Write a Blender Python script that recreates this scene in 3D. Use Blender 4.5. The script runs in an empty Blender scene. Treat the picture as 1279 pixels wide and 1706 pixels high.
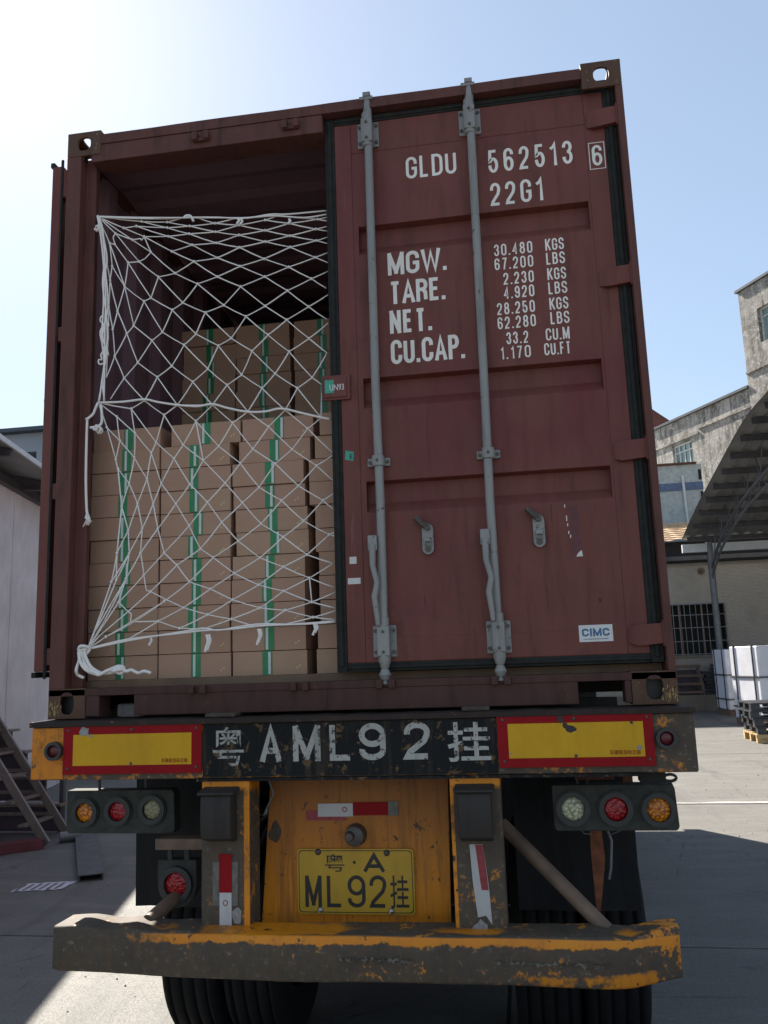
import bpy, math, random
from mathutils import Vector, Matrix, Quaternion
random.seed(7)
scene = bpy.context.scene
COL = scene.collection

# ------------------------------------------------------------------ camera
cam_d = bpy.data.cameras.new('camera'); cam = bpy.data.objects.new('camera', cam_d); COL.objects.link(cam)
cam.location = (0.6716, -3.2025, 1.7878); cam.rotation_mode = 'XYZ'
cam.rotation_euler = (1.745866, 0.033594, 0.159843)
cam_d.sensor_fit = 'VERTICAL'; cam_d.sensor_height = 36.0; cam_d.sensor_width = 27.0
cam_d.lens = 36.0 * 1400.0 / 1706.0
cam_d.clip_start = 0.05; cam_d.clip_end = 3000
scene.camera = cam

# ------------------------------------------------------------------ light
SUN_AZ = -36.0; SUN_EL = 40.0
world = bpy.data.worlds.new('World'); scene.world = world; world.use_nodes = True
wn = world.node_tree; wn.nodes.clear()
wo = wn.nodes.new('ShaderNodeOutputWorld'); bg = wn.nodes.new('ShaderNodeBackground'); sky = wn.nodes.new('ShaderNodeTexSky')
sky.sky_type = 'NISHITA'; sky.sun_disc = False
sky.sun_elevation = math.radians(SUN_EL); sky.sun_rotation = math.radians(SUN_AZ)
sky.air_density = 1.0; sky.dust_density = 0.45; sky.ozone_density = 2.2; sky.altitude = 50
bg.inputs['Strength'].default_value = 0.063
def _vm(op, a, b_):
    x = wn.nodes.new('ShaderNodeVectorMath'); x.operation = op
    for i_, q_ in enumerate((a, b_)):
        if isinstance(q_, tuple): x.inputs[i_].default_value = q_
        else: wn.links.new(q_, x.inputs[i_])
    return x.outputs[0]
# thin even haze over the whole sky: soften the glow round the sun and pale the blue
_c = sky.outputs[0]
_c = _vm('DIVIDE', _c, _vm('ADD', _vm('DIVIDE', _c, (12.0, 13.0, 16.0)), (1.0, 1.0, 1.0)))
_c = _vm('ADD', _c, (1.05, 1.2, 1.25))
wn.links.new(_c, bg.inputs[0]); wn.links.new(bg.outputs[0], wo.inputs[0])
sl = bpy.data.lights.new('sun', 'SUN'); sl.energy = 4.5; sl.angle = math.radians(0.6); sl.color = (1.0, 0.93, 0.83)
so = bpy.data.objects.new('sun', sl); COL.objects.link(so)
sd = Vector((math.sin(math.radians(SUN_AZ)) * math.cos(math.radians(SUN_EL)), math.cos(math.radians(SUN_AZ)) * math.cos(math.radians(SUN_EL)), math.sin(math.radians(SUN_EL))))
so.rotation_mode = 'QUATERNION'; so.rotation_quaternion = sd.to_track_quat('Z', 'Y'); so.location = sd * 60
vs = scene.view_settings; vs.view_transform = 'Standard'; vs.look = 'None'; vs.exposure = 1.5; vs.gamma = 1.0; vs.use_curve_mapping = False
scene.cycles.max_bounces = 8; scene.cycles.diffuse_bounces = 5; scene.cycles.use_denoising = True

# ------------------------------------------------------------------ materials
class NT:
    def __init__(s, name):
        s.m = bpy.data.materials.new(name); s.m.use_nodes = True; s.t = s.m.node_tree; s.t.nodes.clear()
        s.o = s.n('ShaderNodeOutputMaterial'); s.b = s.n('ShaderNodeBsdfPrincipled'); s.l(s.b.outputs[0], s.o.inputs[0])
    def n(s, k, **kw):
        x = s.t.nodes.new(k)
        for a, v in kw.items(): setattr(x, a, v)
        return x
    def l(s, a, b): s.t.links.new(a, b)
    def pos(s, mode='world', scale=(1, 1, 1), rot=(0, 0, 0)):
        if mode == 'world': g = s.n('ShaderNodeNewGeometry').outputs['Position']
        else:
            tc = s.n('ShaderNodeTexCoord').outputs['Object']; oi = s.n('ShaderNodeObjectInfo')
            mu = s.n('ShaderNodeMath', operation='MULTIPLY'); s.l(oi.outputs['Random'], mu.inputs[0]); mu.inputs[1].default_value = 37.0
            va = s.n('ShaderNodeVectorMath', operation='ADD'); s.l(tc, va.inputs[0]); s.l(mu.outputs[0], va.inputs[1]); g = va.outputs[0]
        mp = s.n('ShaderNodeMapping'); s.l(g, mp.inputs[0]); mp.inputs['Scale'].default_value = scale; mp.inputs['Rotation'].default_value = rot
        return mp.outputs[0]
    def noise(s, v, sc, det=6, rough=0.6, dist=0.0):
        x = s.n('ShaderNodeTexNoise'); s.l(v, x.inputs['Vector']); x.inputs['Scale'].default_value = sc
        x.inputs['Detail'].default_value = det; x.inputs['Roughness'].default_value = rough; x.inputs['Distortion'].default_value = dist
        return x.outputs[0]
    def ramp(s, f, a, b, va=0.0, vb=1.0):
        x = s.n('ShaderNodeMapRange'); x.clamp = True; s.l(f, x.inputs[0])
        for i, q in enumerate((a, b, va, vb)): x.inputs[1 + i].default_value = q
        return x.outputs[0]
    def mix(s, f, a, b, mode='MIX'):
        x = s.n('ShaderNodeMix', data_type='RGBA', blend_type=mode); x.clamp_factor = True
        if isinstance(f, (int, float)): x.inputs[0].default_value = f
        else: s.l(f, x.inputs[0])
        for i, q in ((6, a), (7, b)):
            if isinstance(q, tuple): x.inputs[i].default_value = (*q, 1)
            else: s.l(q, x.inputs[i])
        return x.outputs[2]
    def math(s, op, a, b):
        x = s.n('ShaderNodeMath', operation=op)
        for i, q in enumerate((a, b)):
            if isinstance(q, (int, float)): x.inputs[i].default_value = q
            else: s.l(q, x.inputs[i])
        return x.outputs[0]
    def base(s, c):
        if isinstance(c, tuple): s.b.inputs['Base Color'].default_value = (*c, 1)
        else: s.l(c, s.b.inputs['Base Color'])
    def rough(s, r):
        if isinstance(r, (int, float)): s.b.inputs['Roughness'].default_value = r
        else: s.l(r, s.b.inputs['Roughness'])
    def bump(s, h, st=0.3, d=0.005):
        x = s.n('ShaderNodeBump'); s.l(h, x.inputs['Height']); x.inputs['Strength'].default_value = st; x.inputs['Distance'].default_value = d
        s.l(x.outputs[0], s.b.inputs['Normal'])

def paint(name, col, dirt, rust, rough=0.5, chip=0.62, dirt_amt=0.6, mode='world', metal=0.0, streak=True, chipscale=14, spec=0.5, bump=0.25):
    """painted steel: colour drift, dirt streaks running down, chips where the coat is gone"""
    k = NT(name); v = k.pos(mode); vs_ = k.pos(mode, (9, 9, 1.1) if streak else (3, 3, 3))
    big = k.noise(v, 1.7, 4); st = k.noise(vs_, 2.3, 8, 0.65); fine = k.noise(v, 60, 4)
    c = k.mix(k.ramp(big, 0.35, 0.7), tuple(q * 0.86 for q in col), tuple(min(1, q * 1.12) for q in col))
    c = k.mix(k.ramp(st, 0.5, 0.75, 0, dirt_amt), c, dirt)
    ch = k.noise(v, chipscale, 9, 0.72, 0.4)
    if name.startswith('maroon'):
        c = k.mix(k.ramp(k.noise(k.pos(mode, (1.6, 1.6, 0.8)), 1.3, 5, 0.6, 0.8), 0.52, 0.68, 0, 0.55), c, (col[0] * 0.85, col[1] * 0.45, col[2] * 0.75))
        c = k.mix(k.ramp(k.noise(k.pos(mode, (1, 1, 1)), 6.5, 7, 0.7), 0.60, 0.72, 0, 0.5), c, dirt)
        c = k.mix(k.ramp(k.noise(k.pos(mode, (30, 30, 2)), 1.4, 6, 0.7), 0.66, 0.72, 0, 0.35), c, (0.30, 0.17, 0.14))
    f = k.ramp(ch, chip, chip + 0.02)
    c = k.mix(f, c, rust)
    c = k.mix(k.ramp(fine, 0.3, 0.8, 0.0, 0.14), c, tuple(q * 0.5 for q in col))
    k.base(c); k.rough(k.ramp(st, 0.3, 0.8, rough - 0.08, min(1, rough + 0.25))); k.b.inputs['Metallic'].default_value = metal
    k.b.inputs['Specular IOR Level'].default_value = spec
    k.bump(k.math('ADD', k.math('ADD', k.math('MULTIPLY', big, 1.5), k.math('MULTIPLY', k.noise(v, 4.5, 2, 0.4), 3.0 if name.startswith('maroon') else 0.5)), k.math('SUBTRACT', k.math('MULTIPLY', fine, 0.15), k.math('MULTIPLY', f, 0.6))), bump, 0.004)
    return k.m
def plain(name, col, rough=0.6, var=0.2, scale=12, metal=0.0, mode='world', bump=0.15, emis=None, spec=0.5):
    k = NT(name); v = k.pos(mode); n = k.noise(v, scale, 6)
    k.base(k.mix(k.ramp(n, 0.3, 0.7), tuple(q * (1 - var) for q in col), tuple(min(1, q * (1 + var)) for q in col)))
    k.rough(rough); k.b.inputs['Metallic'].default_value = metal; k.bump(n, bump, 0.003); k.b.inputs['Specular IOR Level'].default_value = spec
    return k.m

M = {}
M['maroon'] = paint('maroon_container_paint', (0.180, 0.054, 0.040), (0.065, 0.032, 0.026), (0.06, 0.028, 0.018), 0.5, 0.70, 0.6, spec=0.3)
M['maroon_frame'] = paint('worn_container_frame_paint', (0.130, 0.048, 0.037), (0.04, 0.026, 0.02), (0.12, 0.06, 0.03), 0.6, 0.615, 0.85, spec=0.3)
M['sill'] = paint('grimy_sill_paint', (0.085, 0.038, 0.031), (0.035, 0.024, 0.018), (0.10, 0.055, 0.03), 0.65, 0.60, 0.9, spec=0.25)
M['maroon_in'] = paint('container_inside_flare_tint', (0.22, 0.12, 0.14), (0.14, 0.075, 0.085), (0.07, 0.04, 0.03), 0.6, 0.72, 0.4)  # inside paint lifted paler and greyer: lens flare veil put into the colour
M['casting'] = paint('scuffed_casting', (0.115, 0.058, 0.034), (0.035, 0.025, 0.018), (0.30, 0.19, 0.08), 0.6, 0.61, 0.7, chipscale=30, spec=0.3)
M['gasket'] = plain('black_rubber_gasket', (0.026, 0.027, 0.024), 0.8, 0.3, 30, spec=0.2)
M['flap'] = plain('mud_flap_rubber', (0.009, 0.009, 0.0095), 0.7, 0.3, 12, spec=0.3)
M['galv'] = paint('galvanised_rod', (0.29, 0.28, 0.26), (0.14, 0.125, 0.11), (0.10, 0.055, 0.035), 0.5, 0.61, 0.75, metal=0.15, chipscale=20)
M['bolt'] = plain('dull_bolt', (0.10, 0.085, 0.075), 0.5, 0.3, 80, metal=0.5)
M['letter'] = paint('white_letter_vinyl', (0.86, 0.81, 0.72), (0.5, 0.47, 0.42), (0.25, 0.10, 0.08), 0.5, 0.74, 0.3, chipscale=30)
def worn_yellow(name, kind):
    """orange-yellow chassis paint under road grime; the bands where the paint survives belong to the part itself"""
    k = NT(name); v = k.pos('world'); sx = k.n('ShaderNodeSeparateXYZ'); k.l(v, sx.inputs[0]); X, Y, Z = sx.outputs
    st = k.noise(k.pos('world', (10, 10, 1.3)), 2.0, 8, 0.68); bl = k.noise(v, 7, 9, 0.7, 0.4); fi = k.noise(v, 45, 5, 0.7); big = k.noise(v, 2.2, 4)
    bl = k.math('ADD', k.math('MULTIPLY', bl, 0.72), k.math('MULTIPLY', fi, 0.28))
    wob = k.math('MULTIPLY', k.math('SUBTRACT', bl, 0.5), 0.10)
    grime = k.mix(k.ramp(bl, 0.35, 0.65), (0.060, 0.045, 0.032), (0.105, 0.078, 0.052))
    grime = k.mix(k.ramp(fi, 0.58, 0.68, 0, 0.7), grime, (0.19, 0.165, 0.13))
    grime = k.mix(k.ramp(st, 0.52, 0.72, 0, 0.6), grime, (0.15, 0.065, 0.022))
    yel = k.mix(k.ramp(big, 0.35, 0.65), (0.62, 0.195, 0.007), (0.72, 0.25, 0.010))
    yel = k.mix(k.ramp(st, 0.5, 0.75, 0, 0.45), yel, (0.24, 0.085, 0.016))
    yel = k.mix(k.ramp(k.noise(v, 26, 8, 0.72), 0.615, 0.63), yel, (0.035, 0.026, 0.02))
    if kind == 'bumper':
        zz = k.math('ADD', Z, wob)
        top = k.math('MULTIPLY', k.math('MULTIPLY', k.ramp(zz, 0.840, 0.846), k.ramp(Z, 0.872, 0.868)), k.ramp(k.math('ADD', X, k.math('MULTIPLY', wob, 14.0)), -0.75, -0.55))
        low = k.math('MULTIPLY', k.ramp(k.math('SUBTRACT', 0, zz), -0.762, -0.752), k.math('MULTIPLY', k.ramp(k.noise(v, 4, 6, 0.7), 0.47, 0.53), k.ramp(k.math('ADD', X, k.math('MULTIPLY', wob, 6.0)), 0.30, 0.6)))
        end = k.math('MULTIPLY', k.ramp(k.math('ADD', X, wob), 0.90, 0.93), k.ramp(bl, 0.50, 0.54))
        spot = k.ramp(bl, 0.57, 0.60, 0, 0.8)
        f = k.math('MAXIMUM', k.math('MAXIMUM', top, k.math('MULTIPLY', low, 0.85)), k.math('MAXIMUM', end, spot))
    elif kind == 'post':
        f = k.math('MAXIMUM', k.ramp(k.math('ADD', Z, wob), 1.325, 1.345), k.ramp(bl, 0.56, 0.60, 0, 0.75))
    elif kind == 'panel':
        f = k.math('MULTIPLY', k.ramp(k.math('ADD', Z, k.math('MULTIPLY', wob, 2.0)), 1.40, 0.92, 0.10, 1.0), k.ramp(k.noise(k.pos('world', (16, 16, 1.0)), 1.6, 7, 0.7), 0.62, 0.50, 0.45, 1.0))
        grime = k.mix(0.7, grime, (0.15, 0.055, 0.016))
    elif kind == 'beam': f = k.ramp(bl, 0.55, 0.60, 0, 0.85)
    else: f = k.ramp(bl, 0.38, 0.50, 0.25, 1.0)
    k.base(k.mix(f, grime, yel)); k.rough(k.ramp(f, 0, 1, 0.72, 0.45)); k.b.inputs['Specular IOR Level'].default_value = 0.4
    k.bump(k.math('ADD', k.math('MULTIPLY', f, 0.5), k.math('ADD', bl, k.math('MULTIPLY', fi, 0.3))), 0.3, 0.004); return k.m
M['yellow'] = worn_yellow('worn_yellow_paint', 'plain'); M['yellow_dirty'] = worn_yellow('grimy_beam_paint', 'beam')
M['post'] = worn_yellow('grimy_post_paint', 'post'); M['bumper'] = worn_yellow('scraped_bumper_paint', 'bumper'); M['panel'] = worn_yellow('tail_panel_paint', 'panel')
M['black_paint'] = paint('black_paint_band', (0.013, 0.0135, 0.014), (0.075, 0.058, 0.042), (0.13, 0.08, 0.04), 0.8, 0.575, 0.9, chipscale=22, spec=0.2)
M['flange'] = paint('brown_black_flange', (0.035, 0.024, 0.02), (0.07, 0.048, 0.034), (0.26, 0.11, 0.03), 0.7, 0.64, 0.8, chipscale=14, spec=0.25)
M['chassis'] = paint('dark_chassis', (0.012, 0.010, 0.009), (0.008, 0.007, 0.006), (0.03, 0.015, 0.008), 0.7, 0.62, 0.7)
M['refl_red'] = paint('red_reflective', (0.27, 0.007, 0.010), (0.18, 0.015, 0.015), (0.10, 0.03, 0.02), 0.6, 0.72, 0.35, chipscale=18, bump=0.06, spec=0.15)
M['refl_yellow'] = paint('yellow_reflective', (0.62, 0.335, 0.012), (0.33, 0.19, 0.02), (0.06, 0.045, 0.02), 0.5, 0.725, 0.3, chipscale=20, bump=0.06, spec=0.25)
M['refl_white'] = paint('white_reflective', (0.50, 0.48, 0.46), (0.26, 0.24, 0.22), (0.2, 0.18, 0.16), 0.4, 0.72, 0.4, chipscale=24, bump=0.08)
M['refl_old'] = plain('faded_red_tape', (0.26, 0.03, 0.035), 0.5, 0.3, 50)
M['tape_grey'] = plain('tape_ghost', (0.14, 0.13, 0.11), 0.7, 0.3, 40)
M['lamp_box'] = plain('grey_lamp_housing', (0.048, 0.049, 0.042), 0.75, 0.25, 40, spec=0.25)
M['lamp_ring'] = plain('lamp_rubber_ring', (0.030, 0.032, 0.029), 0.5, 0.25, 40)
def lens(name, col, dark):
    k = NT(name); v = k.pos('world', (1, 0.2, 1))
    x = k.n('ShaderNodeTexVoronoi'); k.l(v, x.inputs['Vector']); x.inputs['Scale'].default_value = 95; x.inputs['Randomness'].default_value = 1.0
    d = x.outputs['Distance']; k.base(k.mix(k.ramp(d, 0.15, 0.7), col, dark)); k.rough(0.18); k.bump(d, 0.9, 0.003)
    return k.m
M['lens_amber'] = lens('amber_lens', (0.85, 0.30, 0.02), (0.30, 0.07, 0.004))
M['lens_red'] = lens('red_lens', (0.48, 0.012, 0.018), (0.20, 0.003, 0.006))
M['lens_white'] = lens('clear_lens', (0.75, 0.72, 0.50), (0.26, 0.26, 0.15))
M['lens_dim'] = lens('dusty_clear_lens', (0.34, 0.31, 0.17), (0.20, 0.18, 0.10))
M['lens_marker'] = plain('dark_marker_lens', (0.10, 0.008, 0.012), 0.25, 0.2, 60)
M['tyre'] = plain('tyre_rubber', (0.0075, 0.0075, 0.008), 0.85, 0.3, 25, spec=0.2)
M['rubber'] = paint('buffer_rubber', (0.032, 0.026, 0.022), (0.016, 0.013, 0.012), (0.13, 0.075, 0.04), 0.6, 0.63, 0.8, chipscale=16, spec=0.35)
M['plate'] = paint('yellow_plate', (0.55, 0.32, 0.018), (0.36, 0.19, 0.02), (0.10, 0.06, 0.02), 0.4, 0.70, 0.5, chipscale=22, bump=0.06)
M['plate_black'] = plain('plate_black', (0.018, 0.016, 0.014), 0.5, 0.3, 60)
M['rope'] = plain('white_rope', (0.86, 0.80, 0.74), 0.8, 0.12, 250, bump=0.5)
M['sticker_white'] = plain('white_sticker', (0.66, 0.64, 0.60), 0.5, 0.08, 30)
M['sticker_blue'] = plain('sticker_blue', (0.05, 0.14, 0.26), 0.5, 0.2, 30)
M['sticker_green'] = plain('sticker_green', (0.05, 0.33, 0.22), 0.5, 0.15, 30)
M['rusty'] = plain('rusty_steel', (0.21, 0.065, 0.025), 0.75, 0.45, 25)
M['pipe'] = plain('brown_pipe', (0.15, 0.095, 0.062), 0.6, 0.4, 9)
def cardboard():
    k = NT('cardboard'); v = k.pos('object'); vf = k.pos('object', (1, 1, 14))
    n = k.noise(v, 5, 5); r = k.noise(vf, 22, 3)
    oi = k.n('ShaderNodeObjectInfo')
    c = k.mix(k.ramp(n, 0.3, 0.7), (0.43, 0.265, 0.165), (0.50, 0.32, 0.205))
    c = k.mix(k.ramp(oi.outputs['Random'], 0, 1, 0, 0.8), c, (0.46, 0.265, 0.185))
    c = k.mix(k.ramp(r, 0.4, 0.7, 0, 0.12), c, (0.22, 0.13, 0.08))
    k.base(c); k.rough(0.8); k.bump(r, 0.12, 0.002); return k.m
M['card'] = cardboard()
M['tape_green'] = plain('green_tape', (0.018, 0.22, 0.075), 0.35, 0.12, 30, mode='object')
M['tape_white'] = plain('tape_print_white', (0.62, 0.66, 0.60), 0.4, 0.08, 30, mode='object')
M['print_yellow'] = plain('carton_print', (0.62, 0.50, 0.24), 0.7, 0.1, 30, mode='object')
def concrete(name, a, b, c_, sc=1.0):
    k = NT(name); v = k.pos('world', (1, 1, 1)); vx = k.pos('world', (0.6, 2.2, 1))
    big = k.noise(v, 0.35 * sc, 5, 0.6); mid = k.noise(vx, 1.6 * sc, 7, 0.65, 0.5); fine = k.noise(v, 130, 3, 0.8); peb = k.noise(v, 32, 5, 0.7)
    c = k.mix(k.ramp(big, 0.35, 0.65), a, b)
    c = k.mix(k.ramp(mid, 0.46, 0.66, 0, 0.8), c, c_)
    c = k.mix(k.ramp(fine, 0.45, 0.62, 0, 0.5), c, tuple(q * 0.4 for q in a))
    oi = k.noise(v, 0.9, 3, 0.5); c = k.mix(k.ramp(oi, 0.62, 0.75, 0, 0.45), c, tuple(q * 0.55 for q in a))
    vo = k.n('ShaderNodeTexVoronoi', feature='DISTANCE_TO_EDGE'); k.l(k.pos('world', (1, 1, 0)), vo.inputs['Vector']); vo.inputs['Scale'].default_value = 0.42
    crack = k.ramp(k.math('ADD', vo.outputs['Distance'], k.math('MULTIPLY', k.noise(v, 5, 5), 0.03)), 0.013, 0.018, 0.55, 0)
    c = k.mix(crack, c, tuple(q * 0.3 for q in a))
    c = k.mix(k.ramp(k.noise(k.pos('world', (1.3, 0.25, 1)), 1.1, 6, 0.65, 0.6), 0.55, 0.66, 0, 0.5), c, tuple(q * 0.45 for q in a))
    c = k.mix(k.ramp(k.noise(v, 2.6, 8, 0.75, 1.0), 0.60, 0.64, 0, 0.4), c, tuple(q * 0.3 for q in a))
    k.base(c); k.rough(k.ramp(fine, 0.3, 0.8, 0.62, 0.92)); k.bump(k.math('ADD', k.math('MULTIPLY', fine, 0.6), k.math('MULTIPLY', peb, 0.8)), 0.55, 0.006); return k.m
M['ground'] = concrete('ground_concrete', (0.12, 0.115, 0.105), (0.15, 0.14, 0.13), (0.18, 0.17, 0.155))
M['slab'] = concrete('slab_concrete', (0.135, 0.129, 0.118), (0.165, 0.157, 0.142), (0.20, 0.19, 0.172))
M['joint'] = plain('joint_filler', (0.06, 0.055, 0.05), 0.9, 0.3, 8)
M['kerb'] = plain('dock_concrete', (0.20, 0.165, 0.125), 0.9, 0.25, 2)
def weathered():
    k = NT('weathered_render'); v = k.pos('world', (1, 1, 1)); vs_ = k.pos('world', (2.2, 2.2, 0.35))
    st = k.noise(vs_, 1.6, 8, 0.7, 0.6); bl = k.noise(v, 1.1, 8, 0.72, 0.8); fi = k.noise(v, 7, 6, 0.7)
    c = k.mix(k.ramp(bl, 0.36, 0.60), (0.20, 0.182, 0.155), (0.44, 0.415, 0.37))
    c = k.mix(k.ramp(st, 0.47, 0.62, 0, 0.85), c, (0.085, 0.078, 0.066))
    c = k.mix(k.ramp(k.noise(k.pos('world', (3.5, 3.5, 0.6)), 3.0, 8, 0.75, 1.0), 0.53, 0.62, 0, 0.7), c, (0.10, 0.09, 0.075))
    c = k.mix(k.ramp(fi, 0.54, 0.62, 0, 0.7), c, (0.60, 0.57, 0.52))
    k.base(c); k.rough(0.9); k.bump(fi, 0.4, 0.03); return k.m
M['weathered'] = weathered()
M['white_wall'] = paint('lilac_white_sheet', (0.74, 0.68, 0.69), (0.55, 0.49, 0.50), (0.36, 0.31, 0.30), 0.45, 0.78, 0.35, bump=0.1)
M['grey_wall'] = plain('grey_plaster', (0.27, 0.29, 0.32), 0.85, 0.06, 1)
M['slate'] = plain('dark_slate_trim', (0.06, 0.075, 0.09), 0.7, 0.2, 3)
def tilewall():
    k = NT('small_cream_tiles'); v = k.pos('world', (1, 1, 1), (math.radians(90), 0, 0))
    b = k.n('ShaderNodeTexBrick'); k.l(v, b.inputs['Vector']); b.inputs['Scale'].default_value = 6.0; b.inputs['Mortar Size'].default_value = 0.03
    b.inputs['Color1'].default_value = (0.43, 0.38, 0.31, 1); b.inputs['Color2'].default_value = (0.37, 0.32, 0.26, 1); b.inputs['Mortar'].default_value = (0.20, 0.18, 0.15, 1)
    n = k.noise(k.pos('world'), 1.4, 6); c = k.mix(k.ramp(n, 0.5, 0.72, 0, 0.5), b.outputs[0], (0.23, 0.20, 0.17))
    k.base(c); k.rough(0.6); k.bump(b.outputs[1], 0.3, 0.01); return k.m
M['tilewall'] = tilewall()
M['green_wall'] = plain('pale_green_mosaic', (0.40, 0.44, 0.43), 0.8, 0.22, 9)
M['blue_band'] = plain('blue_grey_tiles', (0.10, 0.14, 0.24), 0.7, 0.25, 12)
M['roof_tile'] = plain('terracotta_tile', (0.52, 0.36, 0.22), 0.8, 0.3, 10)
M['white_pipe'] = plain('white_plastic_pipe', (0.6, 0.62, 0.62), 0.5, 0.08, 8)
M['roof_sheet'] = plain('grey_roof_sheet', (0.20, 0.20, 0.195), 0.65, 0.25, 1.2)
M['steel_dark'] = plain('dark_steel', (0.055, 0.052, 0.058), 0.5, 0.3, 6)
M['steel_grey'] = plain('grey_steel_tube', (0.16, 0.16, 0.17), 0.45, 0.25, 6, metal=0.4)
M['dark_open'] = plain('dark_opening', (0.015, 0.014, 0.014), 0.9, 0.2, 3)
M['grille'] = plain('grey_grille_bar', (0.20, 0.195, 0.19), 0.5, 0.2, 10)
def glass():
    k = NT('window_glass'); n = k.noise(k.pos('world', (1, 1, 0.3)), 2.5, 4)
    k.base(k.mix(k.ramp(n, 0.4, 0.6), (0.10, 0.17, 0.17), (0.26, 0.35, 0.33))); k.rough(0.15); return k.m
M['glass'] = glass()
M['wrap'] = plain('white_wrapped_goods', (0.78, 0.78, 0.82), 0.35, 0.10, 3, bump=0.5)
M['strap'] = plain('dark_strap', (0.05, 0.05, 0.055), 0.5, 0.2, 10)
M['plastic_black'] = plain('black_plastic_pallet', (0.035, 0.036, 0.042), 0.45, 0.2, 10)
M['wood'] = plain('pallet_wood', (0.50, 0.35, 0.17), 0.8, 0.25, 9)
M['wood_dark'] = plain('old_wood', (0.17, 0.11, 0.08), 0.8, 0.3, 9)
M['ladder'] = paint('grey_brown_ladder_steel', (0.20, 0.165, 0.14), (0.08, 0.06, 0.05), (0.10, 0.06, 0.045), 0.4, 0.66, 0.6, metal=0.3)
M['plank'] = plain('grey_channel', (0.075, 0.075, 0.078), 0.6, 0.3, 9)
M['paper'] = plain('paper_sheet', (0.55, 0.53, 0.58), 0.8, 0.1, 60)
M['red_steel'] = plain('dull_red_steel', (0.12, 0.03, 0.035), 0.6, 0.3, 5)

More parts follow.
